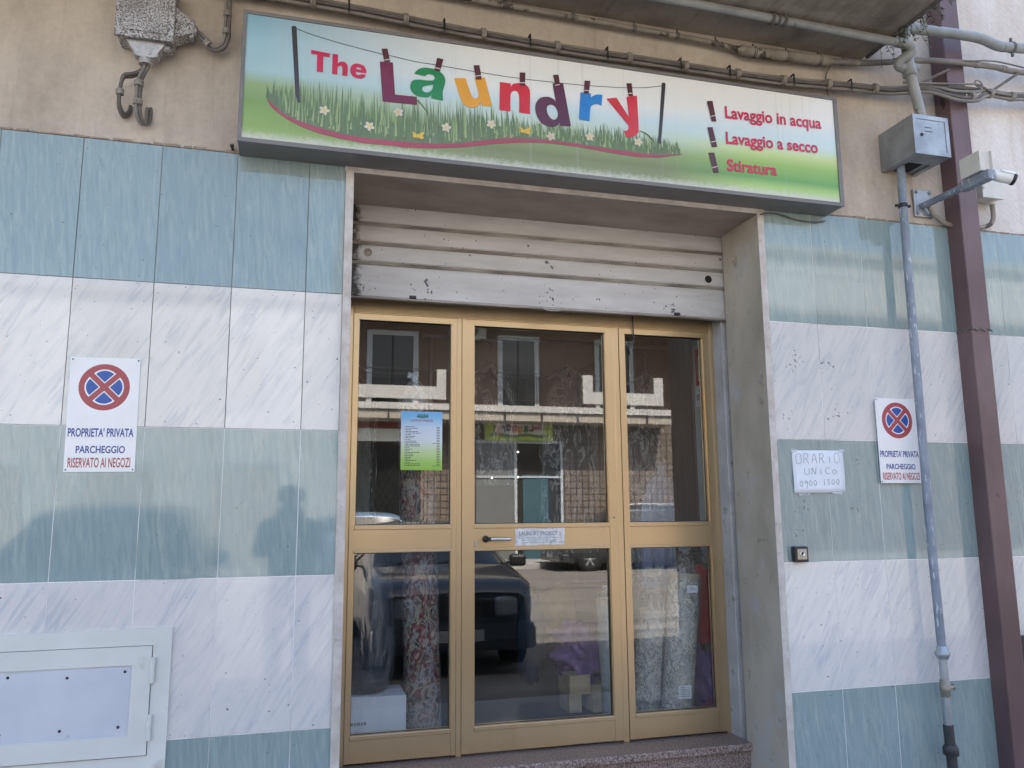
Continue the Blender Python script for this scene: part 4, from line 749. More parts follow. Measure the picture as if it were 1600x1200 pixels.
q = g(); q.tube([(4.36, -.10, 3.775), (4.60, -.13, 3.785), (4.76, -.14, 3.80), (4.84, -.13, 3.815), (4.95, -.12, 3.79), (5.1, -.10, 3.80)], .006, 8); q.tube([(4.45, -.11, 3.93), (4.75, -.15, 3.935), (5.0, -.12, 3.985), (5.3, -.1, 3.985)], .0045, 8); q.build('strand', M['cable'], t)
q = g(); q.lathe((4.84, -.135, 3.815), (0, -1, .2), [(.024, -.005), (.030, 0), (.024, .005), (.018, 0), (.024, -.005)], 18, cap=False); q.build('coil', M['cable'], t)
q = g(); q.tube([(3.96, -.02, 3.86), (3.93, -.012, 3.80), (3.925, -.02, 3.74), (3.935, -.02, 3.66), (3.93, -.03, 3.60)], .0045, 7); tag(q.build('sign_cable', M['cable']), 'thin cable dropping from the conduit to the top right corner of the sign', 'cable')
q = g(); q.tube([(3.47, .30, 2.955), (3.470, .1, 2.958), (3.475, -.012, 2.962), (3.56, -.012, 2.975), (3.68, -.014, 2.952), (3.78, -.016, 2.948), (3.86, -.012, 2.962)], .0035, 7); tag(q.build('loose_wire', M['cable_dark']), 'thin loose wire hanging under the right end of the sign', 'wire')
for a, b, lb in (((4.47, .0, 3.80), (4.66, -.12, 3.885), 'thin steel strut holding the cables left of the drainpipe'), ((5.02, .0, 3.84), (5.16, -.12, 3.94), 'thin steel strut holding the cables right of the drainpipe')):
    q = g(); q.cyl(a, b, .008, 8); q.lathe(Vector(a), (0, -1, 0), [(.014, -.004), (.014, .008), (.009, .014)], 10); tag(q.build('cable_bracket', M['cable']), lb, 'bracket')

# ------------------------------------------------------------ gas pipes and meter box
t = thing('gas_pipe', (4.31, 0, 3.5), 'grey painted gas pipe running under the balcony and turning down into the meter box', 'pipe')
q = g(); q.tube([(1.5, -.25, 3.915), (3.0, -.25, 3.915), (4.22, -.25, 3.898)], .022, 14, smooth=False); q.build('horizontal_pipe', M['pipe'], t)
q = g(); q.tube([(4.20, -.25, 3.898), (4.25, -.25, 3.896), (4.283, -.25, 3.885), (4.292, -.25, 3.862), (4.27, -.235, 3.838), (4.245, -.215, 3.82), (4.245, -.20, 3.80), (4.275, -.195, 3.795), (4.31, -.195, 3.80)], .026, 14); q.build('pipe_elbow', M['pipe'], t)
q = g(); q.cyl((4.300, -.197, 3.84), (4.315, -.197, 3.76), .036, 18); q.lathe((4.303, -.197, 3.83), (0, 0, 1), [(.036, 0), (.034, .02), (.022, .03)], 18); q.lathe((4.316, -.197, 3.765), (0, 0, -1), [(.038, 0), (.038, .012), (.03, .016)], 18); q.cyl((4.33, -.197, 3.80), (4.365, -.197, 3.80), .027, 16); q.build('pipe_tee', M['pipe'], t)
q = g(); q.tube([(4.314, -.197, 3.78), (4.345, -.195, 3.64), (4.376, -.19, 3.49)], .0265, 16, smooth=False); q.build('riser', M['pipe'], t)
q = g(); q.tube([(4.30, -.2, 3.84), (4.300, -.2, 3.98)], .022, 14, smooth=False); q.lathe((4.30, -.2, 3.975), (0, 0, 1), [(.029, 0), (.031, .015), (.031, .05), (.028, .075), (.01, .085)], 16); q.lathe((4.29, -.2, 4.03), (1, 0, 0), [(.028, 0), (.030, .02), (.030, .06), (.026, .065)], 16); q.build('branch_elbow', M['pipe'], t)
q = g(); q.tube([(4.33, -.2, 4.032), (4.60, -.2, 4.048), (4.762, -.2, 4.052), (4.84, -.2, 4.046), (4.90, -.2, 4.030), (4.96, -.2, 4.022), (5.12, -.2, 4.036), (6.5, -.2, 4.15)], .0275, 16); q.build('branch_pipe', M['pipe'], t)
for x, z in ((3.48, 3.909), ):
    q = g()
    for k in (-.035, 0, .035): q.lathe((x+k-.008, -.25, z-k*.01), (1, 0, -.01), [(.023, 0), (.031 if k else .027, .003), (.031 if k else .027, .015), (.023, .018)], 16)
    q.build('pipe_collar', M['cable_dark'], t)
q = g(); q.lathe((5.02, -.2, 4.029), (1, 0, .09), [(.029, 0), (.031, .003), (.031, .018), (.029, .021)], 18); q.cyl((5.03, -.2, 4.058), (5.03, -.2, 4.085), .008, 8); q.cyl((5.03, -.2, 4.0), (5.03, -.2, 3.975), .008, 8); q.build('pipe_clamp', M['cable_dark'], t)
t = thing('meter_box', (4.36, 0, 3.28), 'square galvanised gas meter box fixed to the wall left of the drainpipe', 'meter box')
q = g(); bx0, bx1, by0, bz0, bz1 = 4.256, 4.482, -.242, 3.283, 3.503
q.box(bx0, bx1, by0, T0, bz0+.012, bz1, .004); q.box(bx0, bx0+.03, by0+.002, T0, bz0, bz0+.013); q.box(bx1-.03, bx1, by0+.002, T0, bz0, bz0+.013); q.box(bx0+.03, bx1-.03, by0+.002, by0+.10, bz0, bz0+.013); q.build('box_shell', M['steel'], t)
q = g(); mitre(q, bx0, bx1, bz0, bz1, (.022, .022, .022, .024), by0-.008, by0+.0005); q.build('front_frame', M['steel'], t)
q = g(); q.box(bx0+.0235, bx1-.0235, by0-.005, by0-.0005, bz0+.0235, bz1-.0255); fd = q.build('front_door', M['steel'], t)
q = g(); q.lathe((4.308, by0-.005, 3.392), (0, -1, 0), [(.0095, 0), (.0095, .003), (.006, .004), (.005, .002), (0, .002)], 16, cap=False); q.build('door_lock', M['black'], fd)
q = g(); q.box(4.330, 4.375, by0-.0058, by0-.0049, 3.434, 3.4375); q.box(4.330, 4.378, by0-.0058, by0-.0049, 3.412, 3.4155); q.build('vent_slot', M['dark'], fd)
q = g(); q.box(bx0+.07, bx0+.16, -.13, -.015, bz0+.0085, bz0+.0118); q.build('bottom_opening', M['dark'], t)
t = thing('gas_pipe', (4.305, 0, 0), 'worn vertical gas pipe dropping from the meter box to a black sleeve', 'pipe')
PX = lambda z: lerp_curve([(0, 4.314), (.42, 4.304), (.76, 4.308), (1.278, 4.300), (2.229, 4.303), (3.036, 4.308), (3.263, 4.317), (3.4, 4.32)], z)
q = g(); q.tube([(PX(z), -.072, z) for z in (.75, 1.3, 1.8, 2.3, 2.8, 3.1, 3.3)], .0215, 14); q.build('upper_pipe', M['steel_worn'], t)
q = g(); q.tube([(PX(z), -.072, z) for z in (.40, .60, .76)], .020, 14, smooth=False); q.build('lower_pipe', M['steel'], t)
q = g(); q.lathe((PX(.735), -.072, .722), (0, 0, 1), [(.024, 0), (.028, .004), (.028, .014), (.034, .016), (.034, .034), (.026, .038), (.026, .058), (.022, .062)], 6 if False else 12); q.build('union_nut', M['steel'], t)
q = g(); q.lathe((PX(.585), -.072, .545), (0, 0, 1), [(.021, 0), (.024, .004), (.024, .022), (.026, .024), (.026, .052), (.024, .054), (.024, .078), (.021, .08)], 10); q.cyl((PX(.585)+.02, -.072, .585), (PX(.585)+.05, -.072, .588), .011, 10); q.lathe((PX(.585)+.046, -.072, .588), (1, 0, 0), [(.014, 0), (.014, .008), (.010, .010)], 8); q.build('shutoff_valve', mat('tarnished_brass', (.24, .22, .18), .5, metal=.5, col2=(.33, .31, .27), ns=20), t)
q = g(); q.tube([(PX(z), -.072, z) for z in (-.02, .15, .28, .40, .416)], .0245, 14, smooth=False); q.lathe((PX(.3), -.072, .272), (0, 0, 1), [(.026, 0), (.036, .006), (.037, .034), (.028, .052)], 14); q.build('black_sleeve', M['blackrub'], t)
q = g(); q.lathe((PX(3.07), -.072, 3.055), (0, 0, 1), [(.0225, 0), (.0255, .003), (.0255, .02), (.0225, .023)], 16)
for s in (-1, 1):
    q.cyl((PX(3.07)+s*.024, -.072, 3.066), (PX(3.07)+s*.046, -.072, 3.066), .0065, 8); q.cyl((PX(3.07)+s*.036, -.084, 3.066), (PX(3.07)+s*.036, -.06, 3.066), .007, 8)
q.build('pipe_clamp', M['rivet'], t)
# drainpipe
t = thing('drainpipe', (4.72, 0, 0), 'square brown steel downpipe running the full height right of the doorway', 'drainpipe')
q = g(); q.box(4.658, 4.783, -.102, .004, 2.395, 6.9, .006); q.build('upper_pipe', M['drain'], t)
q = g(); q.box(4.655, 4.775, -.099, .004, -.02, 2.40, .006); q.build('lower_pipe', M['drain'], t)
q = g()
for k in range(16):
    z = 2.40+math.sin(k*1.1)*.006; x = 4.652+k*.0085; q.box(x, x+.010, -.1055, -.10, z-.005, z+.005, .002); q.box(4.6515, 4.6585, -.10+k*.0063, -.09+k*.0063, z-.005, z+.005, .002)
q.build('weld_seam', M['cable_dark'], t)
# cctv camera and boxes
t = thing('security_camera', (4.51, 0, 3.1), 'white bullet camera on a grey bracket arm reaching out in front of the drainpipe', 'security camera')
q = g(); q.box(4.445, 4.568, -.008, T0, 3.045, 3.205, .006); q.build('wall_plate', M['steel'], t)
for x in (4.463, 4.55):
    for z in (3.063, 3.187):
        q = g(); q.lathe((x, -.008, z), (0, -1, 0), [(.010, 0), (.010, .005), (.005, .009), (0, .009)], 8, cap=False); q.build('bolt', M['steel_worn'], t)
q = g(); q.cyl((4.493, -.006, 3.105), (4.490, -.33, 3.098), .0185, 14); q.build('bracket_arm', M['steel_worn'], t)
q = g(); q.box(4.468, 4.512, -.475, -.295, 3.072, 3.122, .003); q.build('arm_sleeve', M['drain' if False else 'steel_worn'], t)
q = g(); q.box(4.452, 4.505, -.450, -.335, 3.124, 3.222, .003); q.box(4.4445, 4.4515, -.455, -.33, 3.120, 3.226, .002); q.box(4.5055, 4.511, -.47, -.452, 3.12, 3.225); q.build('terminal_box', M['cctv'], t)
ax = Vector((.86, -.35, -.27)).normalized(); p0 = Vector((4.535, -.452, 3.105))
q = g(); q.lathe(p0, ax, [(.010, -.03), (.018, -.01), (.028, 0), (.030, .008), (.030, .077), (.027, .082), (.024, .078), (.0, .076)], 22, cap=False); q.build('camera_body', M['white'], t)
q = g(); q.lathe(p0, ax, [(.0225, .0785), (.0, .0795)], 18, cap=False); q.build('lens', M['carglass'], t)
u_ = ax.cross(Vector((0, 0, 1))).normalized(); w_ = u_.cross(ax)
q = g(); n = 9; vs = []
for h in (.012, .096):
    for r_ in (.0325, .0345):
        for k in range(n): a = R(-75+150*k/(n-1)); vs.append(p0+ax*h+(w_*math.cos(a)+u_*math.sin(a))*r_)
fs = [(k, k+1, k+1+2*n, k+2*n) for k in range(n-1)]+[(k+n, k+3*n, k+1+3*n, k+1+n) for k in range(n-1)]+[(k+2*n, k+1+2*n, k+1+3*n, k+3*n) for k in range(n-1)]+[(k, k+n, k+1+n, k+1) for k in range(n-1)]
q.add(vs, fs, 0, True); q.build('sun_hood', M['white'], t)
q = g(); q.lathe(p0, ax, [(.0305, .076), (.034, .080), (.0345, .090), (.031, .094), (.027, .088)], 22, cap=False); q.build('front_ring', M['black'], t)
q = g(); q.cyl((4.51, -.44, 3.10), (4.54, -.452, 3.105), .012, 10); q.build('swivel_joint', M['white'], t)
t = thing('wall_box', (4.91, 0, 3.16), 'cream plastic cable box on the pale wall right of the drainpipe', 'junction box')
q = g(); q.box(4.842, 4.972, -.075, T0, 3.168, 3.285, .003); q.build('box_body', M['cctv'], t)
q = g(); q.box(4.836, 4.980, -.092, -.076, 3.162, 3.292, .003); q.build('box_lid', M['cctv'], t)
q = g(); q.lathe((4.94, -.045, 3.168), (0, 0, -1), [(.019, 0), (.019, .02), (.016, .024)], 12); q.build('cable_gland', M['cctv'], t)
q = g(); q.tube([(4.94, -.045, 3.15), (4.942, -.045, 3.10), (4.938, -.045, 3.06), (4.92, -.042, 3.03), (4.88, -.038, 3.012), (4.82, -.034, 3.004), (4.70, .0015-.03, 3.0), (4.62, -.03, 3.012), (4.56, -.03, 3.045), (4.525, -.032, 3.085), (4.512, -.036, 3.11)], .0125, 12, sub=8); tag(q.build('flexible_conduit', M['conduit']), 'grey flexible conduit looping behind the drainpipe between the cream box and the camera bracket', 'conduit')
# notice case at the right border
t = thing('notice_board', (5.5, 0, .4), 'white wall board in a black frame low on the tiles right of the drainpipe', 'notice board')
q = g(); mitre(q, 4.835, 6.2, .42, .80, (.05, .05, .05, .055), -.035, -.001); q.build('board_frame', M['black'], t)
q = g(); q.box(4.885, 6.15, -.02, -.002, .47, .745); q.build('board_panel', M['enamel'], t)
# weeds rooted in the balcony corner
t = thing('weed', (4.22, -.3, 3.95), 'straggly green weeds hanging from the corner of the balcony', 'plant')
qs, ql = g(), g()
for k in range(110):
    bx, by = (random.uniform(4.19, 4.23), random.uniform(-.5, -.10)); z0 = random.uniform(3.96, 4.10); dx = random.uniform(-.03, .10); dz = random.uniform(-.16, .04)
    if k % 4 == 0: bx = random.uniform(4.20, 4.30); by = random.uniform(-.7, -.5); z0 = 4.12; dz = random.uniform(-.20, -.05); dx = random.uniform(0, .14)
    P_ = [Vector((bx, by, z0)), Vector((bx+dx*.6, by+random.uniform(-.03, .03), z0+.02)), Vector((bx+dx, by+random.uniform(-.05, .05), z0+dz))]
    qs.tube(P_, .0012, 4, sub=4)
    for j in range(34):
        s = random.random(); c = P_[0].lerp(P_[1], s*2) if s < .5 else P_[1].lerp(P_[2], s*2-1); d = Vector((random.uniform(-1, 1), random.uniform(-1, 1), random.uniform(-.8, .5))).normalized(); l = random.uniform(.012, .026); w = d.orthogonal().normalized()*l*.3
        ql.add([c, c+d*l*.5+w, c+d*l, c+d*l*.5-w], [(0, 1, 2, 3)])
qs.build('stem', M['stem'], t); ql.build('foliage', M['leaf'], t)
# ------------------------------------------------------------ stuck to the door
t = thing('price_list', (1.806, .50, 1.66), 'blue and green printed price list stuck on the left glass', 'price list')
yp = yd+.0195
q = g(); q.box(1.702, 1.911, yp, yp+.0006, 1.662, 1.957); q.build('sheet', M['price'], t)
ink = mat('dark_print', (.03, .04, .05), .6)
q = g(); text(q, 'LISTINO PREZZI', 1.752, 1.862, 1.906, .0105, yp-.0004, .0003, .012); q.build('title_lettering', M['srtext'], t)
q = g()
rows = 25
for k in range(rows):
    z = 1.878-k*.0081; w = random.choice((.020, .026, .034, .042, .055, .064, .070)); q.box(1.720, 1.7225, yp-.0003, yp, z, z+.0028); x = 1.725
    while x < 1.725+w: l = random.uniform(.006, .016); q.box(x, x+l, yp-.0003, yp, z, z+.0030); x += l+.0028
    q.box(1.882, 1.8985, yp-.0003, yp, z-.0012, z+.0018)
    if k in (10, 24): q.box(1.862, 1.8795, yp-.0003, yp, z-.001, z+.001)
q.build('price_rows', ink, t)
q = g(); 
for k in range(7): q.box(1.785+k*.008, 1.790+k*.008, yp-.0003, yp, 1.930, 1.944+.002*math.sin(k*2))
q.poly([(1.778, 1.929), (1.81, 1.924), (1.842, 1.929), (1.838, 1.934), (1.81, 1.930), (1.782, 1.934)], yp-.0004, .0003); q.build('logo_print', mat('dark_green_print', (.02, .12, .08), .5), t)
t = thing('door_sticker', (2.415, .49, 1.283), 'scuffed silver label on the middle rail of the door beside the handle', 'sticker')
ys = yd-.0022
q = g(); pts = []
for (ax_, az_), (bx_, bz_) in (((2.284, 1.284), (2.547, 1.287)), ((2.547, 1.287), (2.549, 1.371)), ((2.549, 1.371), (2.286, 1.369)), ((2.286, 1.369), (2.284, 1.284))):
    n = 14 if abs(bx_-ax_) > .1 else 6
    for k in range(n): s = k/n; pts.append((ax_+(bx_-ax_)*s+random.uniform(-.002, .002), az_+(bz_-az_)*s+random.uniform(-.0022, .0022)))
cu_ = [tuple(p)+(1,) for p in pts]; outline(q, [cu_], ys, .0008); q.build('label_sheet', M['tape'], t)
q = g(); text(q, 'LAUNDRY PROJECT', 2.306, 2.510, 1.335, .0195, ys-.0003, .0003, .004); q.build('lettering', mat('grey_blue_print', (.10, .17, .22), .6), t)
q = g()
for k, z in enumerate((1.320, 1.309, 1.297)):
    x = 2.30+.02*k
    while x < 2.53-.03*(k == 1): l = random.uniform(.008, .022); q.box(x, x+l, ys-.0003, ys, z, z+.0032); x += l+.005
q.build('small_print', mat('pale_blue_print', (.25, .33, .40), .6), t)
q = g(); q.tube([(2.960, yd-.012, 2.515), (2.962, yd-.014, 2.45), (2.964, yd-.013, 2.38), (2.963, yd-.012, 2.318)], .0035, 8); q.lathe((2.963, yd-.012, 2.33), (0, 0, -1), [(.004, 0), (.0055, .006), (.0055, .02), (.003, .024)], 10); q.build('pull_cord', M['black'], sh)

# ------------------------------------------------------------ behind the glass
def roll(label, base, top, r, cm, knot=None, group='rolled carpets in plastic', flare=1.0, filmed=True):
    b, tp = Vector(base), Vector(top); d = (tp-b).normalized(); L = (tp-b).length
    t = thing('carpet_roll', base, label, 'carpet', group)
    q = g(); q.lathe(b, d, [(r*.98, 0), (r, .01), (r*1.01, L*.3), (r, L-.01), (r*.97, L)], 28); q.build('carpet', cm, t)
    q = g(); u = d.orthogonal().normalized(); w = d.cross(u)
    P_ = [b+d*L+(u*math.cos(a)+w*math.sin(a))*r*(1-.045*a) for a in [k*.35 for k in range(50)] if 1-.045*a > .1]; q.tube(P_, .003, 4, sub=1); q.lathe(b+d*(L-.03), d, [(r*1.012, 0), (r*1.015, .03), (r*.93, .034)], 28); q.build('carpet_back', M['carpet_edge'], t)
    if filmed:
        q = g(); prof = [(r*1.12*flare, -.0), (r*1.10, .05), (r*1.06, .15)]+[(r*(1.05+.05*random.random()), L*k/14) for k in range(3, 14)]+[(r*1.06, L+.01)]
        if knot: prof += [(r*.80, L+knot*.35), (r*.42, L+knot*.7), (r*.22, L+knot*.85)]
        q.lathe(b, d, prof, 36, cap=False)
        # crumple the bag
        q.v = [tuple(Vector(v)+Vector((math.sin(v[2]*41+v[0]*60), math.sin(v[2]*37+v[0]*80), 0))*.0035) for v in q.v]; fo = q.build('plastic_wrap', M['film'], t)
        if knot:
            q = g()
            for k in range(16):
                a = random.uniform(0, 6.28); l = knot*random.uniform(.22, .5); c = b+d*(L+knot*.86); e = c+Vector((math.cos(a)*l*.6, math.sin(a)*l*.5, l*.75)); s = (e-c).cross(Vector((0, 1, .3))).normalized()*l*.42
                q.add([c, c+(e-c)*.6+s, e, c+(e-c)*.55-s*.6], [(0, 1, 2), (0, 2, 3)], 0, True)
            q.lathe(b+d*(L+knot*.80), d, [(r*.17, 0), (r*.25, .012), (r*.17, .024)], 12); q.build('tied_end', M['film_thick'], t)
    return t
roll('dark red patterned carpet roll in plastic behind the price list, tallest of the rolls', (1.872, .76, .285), (1.800, .72, 2.04), .088, M['carpet_red'], .13, flare=1.35)
r2 = roll('tall grey patterned carpet roll in plastic with a white tag, behind the right glass', (3.252, .74, .285), (3.352, .76, 1.10), .088, M['carpet_grey'], .135)
roll('shorter grey patterned carpet roll in plastic left of the tagged roll', (3.085, .78, .285), (3.165, .80, .905), .074, M['carpet_grey'], .20)
roll('slim pale carpet roll in cloudy plastic behind the right edge of the door', (3.02, 1.06, .285), (2.985, 1.04, .95), .058, mat('pale_blue_roll', (.24, .28, .31), .8, col2=(.32, .36, .38), ns=8), .06)
q = g(); q.box(3.308, 3.372, .648, .650, 1.005, 1.045); tg = q.build('paper_tag', M['paper'], r2)
q = g(); q.tube([(3.322, .6465, 1.018), (3.330, .6465, 1.034), (3.336, .6465, 1.018), (3.344, .6465, 1.034), (3.352, .6465, 1.020), (3.360, .6465, 1.026)], .0011, 5); q.build('tag_scribble', M['sblue'], tg)
q = g(); q.box(3.225, 3.300, .632, .634, .455, .525); tg = q.build('paper_label', M['paper'], r2)
q = g()
for k in range(6): q.box(3.235, 3.265+.006*(k % 3), .6312, .632, .512-.009*k, .515-.009*k); q.box(3.275, 3.292, .6312, .632, .512-.009*k, .514-.009*k)
q.build('label_print', ink, tg)
t = thing('cardboard_box', (1.62, .75, .285), 'plain white cardboard box on the floor behind the left glass', 'box')
q = g(); q.box(1.40, 1.758, .60, .86, .285, .578, .004); q.build('carton', M['carton'], t)
q = g(); q.box(1.41, 1.575, .598, .605, .5795, .583); q.box(1.402, 1.757, .728, .732, .578, .5795); q.build('lid_flap', M['carton'], t)
q = g()
x = 1.492
for l in (.012, .010, .016, .009, .012): q.box(x, x+l, .5988, .5995, .452, .467); x += l+.004
for k in range(4):
    for j in range(3): q.box(1.512+k*.006, 1.516+k*.006, .5988, .5995, .405+j*.007, .410+j*.007)
q.build('box_print', mat('grey_print', (.25, .27, .30), .8), t)
t = thing('garment_bag', (1.58, .72, .58), 'dark navy bulky garment bag standing on the white box', 'bag')
q = g(); q.lathe((1.585, .735, .583), (-.02, 0, 1), [(.05, 0), (.10, .008), (.118, .05), (.122, .2), (.118, .45), (.105, .62), (.075, .72), (.03, .76)], 30); q.v = [tuple(Vector(v)+Vector((math.sin(v[2]*17+v[1]*20)*.006, math.sin(v[2]*13)*.005, 0))) for v in q.v]; q.build('bag_body', M['navy'], t)
q = g(); q.lathe((1.585, .735, .59), (-.02, 0, 1), [(.124, .05), (.132, .2), (.128, .45), (.114, .62), (.085, .74), (.03, .80)], 30, cap=False); q.v = [tuple(Vector(v)+Vector((math.sin(v[2]*23+v[0]*30)*.005, math.sin(v[2]*31)*.005, 0))) for v in q.v]; q.build('plastic_cover', M['film_soft'], t)
t = thing('fire_extinguisher', (3.53, .93, .68), 'red fire extinguisher hung on the inner wall behind the grey carpet rolls', 'fire extinguisher')
q = g(); q.lathe((3.535, .93, .69), (0, 0, 1), [(.045, 0), (.062, .02), (.066, .05), (.066, .36), (.058, .41), (.03, .44), (.018, .45)], 28); q.build('cylinder_body', M['extred'], t)
q = g(); q.cyl((3.535, .93, 1.14), (3.535, .93, 1.185), .017, 14); q.box(3.50, 3.565, .922, .938, 1.185, 1.20, .003); q.box(3.495, 3.56, .922, .938, 1.21, 1.222, .003); q.build('valve_handle', M['black'], t)
q = g(); q.tube([(3.52, .93, 1.165), (3.485, .91, 1.16), (3.465, .89, 1.08), (3.468, .88, .95), (3.475, .88, .85)], .009, 10); q.build('hose', M['black'], t)
q = g(); q.lathe((3.555, .90, 1.168), (0, -1, 0), [(.021, 0), (.021, .014), (.017, .015), (0, .015)], 18, cap=False); q.build('gauge', M['chrome'], t)
q = g(); q.box(3.600, 3.619, .90, .96, .95, 1.05, .003); q.build('wall_bracket', M['rivet'], t)
t = thing('extinguisher_sign', (3.62, .95, 2.05), 'red and white extinguisher sign on the pale inner wall at the right', 'sign')
xs_ = 3.6185
q = g(); q.box(xs_-.001, xs_, .80, 1.028, 2.095, 2.472); q.build('plate', M['enamel'], t)
q = g(); q.box(xs_-.0018, xs_-.0012, .82, 1.018, 2.225, 2.462); q.build('red_field', M['extred'], t)
rotY = lambda q: q
q = g(); z0 = 2.25
q.box(xs_-.0026, xs_-.002, .90, .985, z0, z0+.135); q.lathe((xs_-.0021, .943, z0+.135), (-1, 0, 0), [(.042, 0), (.042, .0006), (0, .0006)], 20, cap=False); q.box(xs_-.0026, xs_-.002, .93, .955, z0+.165, z0+.20); q.box(xs_-.0026, xs_-.002, .87, .955, z0+.193, z0+.203); q.build('pictogram', M['enamel'], t)
tx = Matrix.Translation((xs_-.0018, 0, 0)) @ Matrix.Rotation(R(-90), 4, 'Z')
q = g(); text(q, 'ESTINTORE', -1.012, -.815, 2.135, .034, 0, .0004, .015); q.v = [(xs_-.0016+v[1], -v[0], v[2]) for v in q.v]; q.build('lettering', ink, t)
def blob(name, label, cat, c, rad, m, seed=0, lumps=.16, sub=3, group=None):
    bm = bmesh.new(); bmesh.ops.create_icosphere(bm, subdivisions=sub, radius=1); rr = random.Random(seed); ph = [rr.uniform(0, 6) for _ in range(6)]
    vs = []
    for v in bm.verts:
        p = v.co; k = 1+lumps*(math.sin(p.x*5+ph[0])*math.sin(p.y*4+ph[1])+.6*math.sin(p.z*9+ph[2]+p.x*7)+.3*math.sin(p.y*17+ph[3]+p.z*13)); vs.append(Vector((c[0]+p.x*rad[0]*k, c[1]+p.y*rad[1]*k, c[2]+max(-.72, p.z)*rad[2]*k)))
    bm.verts.index_update(); fs = [[v.index for v in f.verts] for f in bm.faces]; bm.free()
    q = g(); q.add(vs, fs, 0, True); o = q.build(name, m, loc=(c[0], c[1], min(v.z for v in vs))); return tag(o, label, cat, group)
blob('laundry_bag', 'purple plastic laundry bag slumped on pale wooden blocks behind the door', 'bag', (2.93, 1.32, .60), (.17, .13, .17), M['purple'], 3, .34, 4)
blob('laundry_bag', 'purple bag on the floor behind the tagged carpet roll, below the extinguisher', 'bag', (3.50, .88, .46), (.085, .10, .22), M['purple'], 8, .2, 4)
blob('laundry_bag', 'magenta bag bottom on the floor in the right corner behind the glass', 'bag', (3.51, .72, .36), (.085, .07, .075), M['magenta'], 5, .25, 4)
blob('laundry_bag', 'bluish film bag leaning in the dark behind the door', 'bag', (2.74, 1.75, .62), (.09, .09, .33), mat('blue_grey_film_bag', (.04, .06, .10), .3, bump=.6, bs=18), 11, .12)
blob('laundry_bag', 'mustard yellow bag in the dark shop behind the purple bag', 'bag', (2.98, 1.95, .75), (.13, .1, .2), mat('mustard_bag', (.22, .16, .02), .6, bump=.5, bs=14), 12, .12)
t = thing('pallet_block', (2.93, 1.3, .285), 'pale wooden base carrying the purple laundry bag', 'pallet')
q = g(); q.box(2.80, 2.93, 1.18, 1.40, .39, .50, .004); q.box(2.93, 3.12, 1.16, 1.42, .36, .44, .004); q.box(2.94, 3.03, 1.17, 1.40, .285, .36, .004); q.box(2.80, 2.88, 1.2, 1.38, .285, .39, .004); q.build('block', M['woodpale'], t)
# clothes in film on a rail
q = g(); q.cyl((2.0, 1.72, 2.62), (4.58, 1.72, 2.62), .015, 12)
for x in (2.05, 4.5): q.cyl((x, 1.72, .28), (x, 1.72, 2.62), .014, 10); q.cyl((x, 1.45, .30), (x, 2.0, .30), .014, 10)
tag(q.build('clothes_rail', M['steel'], loc=(3.3, 1.72, .28)), 'steel clothes rail inside the shop holding garments in film', 'clothes rail')
def garment(x, y, z0, z1, w, m, label, fm=True, mname='garment_cloth'):
    t = thing('hanging_garment', (x, y, z0), label, 'garment', 'garments hanging in plastic film')
    q = g(); n = 14; rows_ = 10; vs = []; fs = []
    for side in (0, 1):
        for j in range(rows_+1):
            v = j/rows_; half = w*(.16 if j == 0 else .55+.35*min(1, (v)*2.2) if v < .45 else .9)
            for i in range(n+1):
                u = i/n*2-1; vs.append((x+u*half, y+(-1 if side == 0 else 1)*(.035*(1-u*u)**.5+.012*math.sin(u*11+v*3)*(v+.2)), z1-(z1-z0)*v-(abs(u)*.07 if j < 3 else 0)))
    k = (rows_+1)*(n+1)
    for side in (0, 1):
        for j in range(rows_):
            for i in range(n):
                a = side*k+j*(n+1)+i; f = (a, a+n+1, a+n+2, a+1); fs.append(f if side == 0 else f[::-1])
    q.add(vs, fs, 0, True); q.build(mname, m, t)
    q = g(); q.tube([(x-w*.8, y, z1-.06), (x, y, z1+.03), (x+w*.8, y, z1-.06)], .006, 8, smooth=False); q.tube([(x, y, z1+.03), (x, y, z1+.12), (x+.015, y, z1+.16), (x-.01, y, z1+.175)], .003, 6); q.build('clothes_hanger', M['steel'], t)
    if fm:
        q = g(); vs = []; fs = []; n = 26; rows_ = 12
        for j in range(rows_+1):
            v = j/rows_; half = w*(.12+1.0*min(1, v*4)); 
            for i in range(n): a = 2*math.pi*i/n; vs.append((x+math.cos(a)*half*(1+.05*math.sin(v*23+a*3)), y+math.sin(a)*(.075*min(1, v*4)+.01)*(1+.15*math.sin(v*31+a*5)), z1+.05-(z1-z0+.12)*v))
        for j in range(rows_):
            for i in range(n): fs.append((j*n+i, (j+1)*n+i, (j+1)*n+(i+1) % n, j*n+(i+1) % n))
        q.add(vs, fs, 0, True); q.build('plastic_film', M['film'], t)
garment(3.60, 1.72, 1.02, 2.40, .18, M['darkcloth'], 'long dark garment in shiny film beside the brown inner door frame')
garment(3.58, 1.50, .95, 1.78, .17, M['shirt'], 'pale blue shirt in plastic film low behind the right glass')
garment(3.02, 1.74, 1.25, 2.42, .19, M['darkcloth'], 'dark jacket in crinkled film hanging behind the right edge of the door')
garment(2.45, 1.72, 1.7, 2.42, .17, M['darkcloth'], 'short dark garment in film high behind the middle of the door')
garment(1.55, 2.2, 1.3, 2.5, .18, M['trouser'], 'grey garment in film hanging at the far left of the shop')
garment(3.66, 1.38, .9, 1.52, .05, M['trouser'], 'folded grey trousers hung at the brown inner door frame')
t = thing('shop_counter', (2.3, 4.2, .28), 'plain dark counter at the back of the shop', 'counter')
q = g(); q.box(1.5, 3.3, 4.0, 4.5, .28, 1.28, .006); q.build('counter_body', mat('dark_counter', (.05, .055, .06), .5), t)
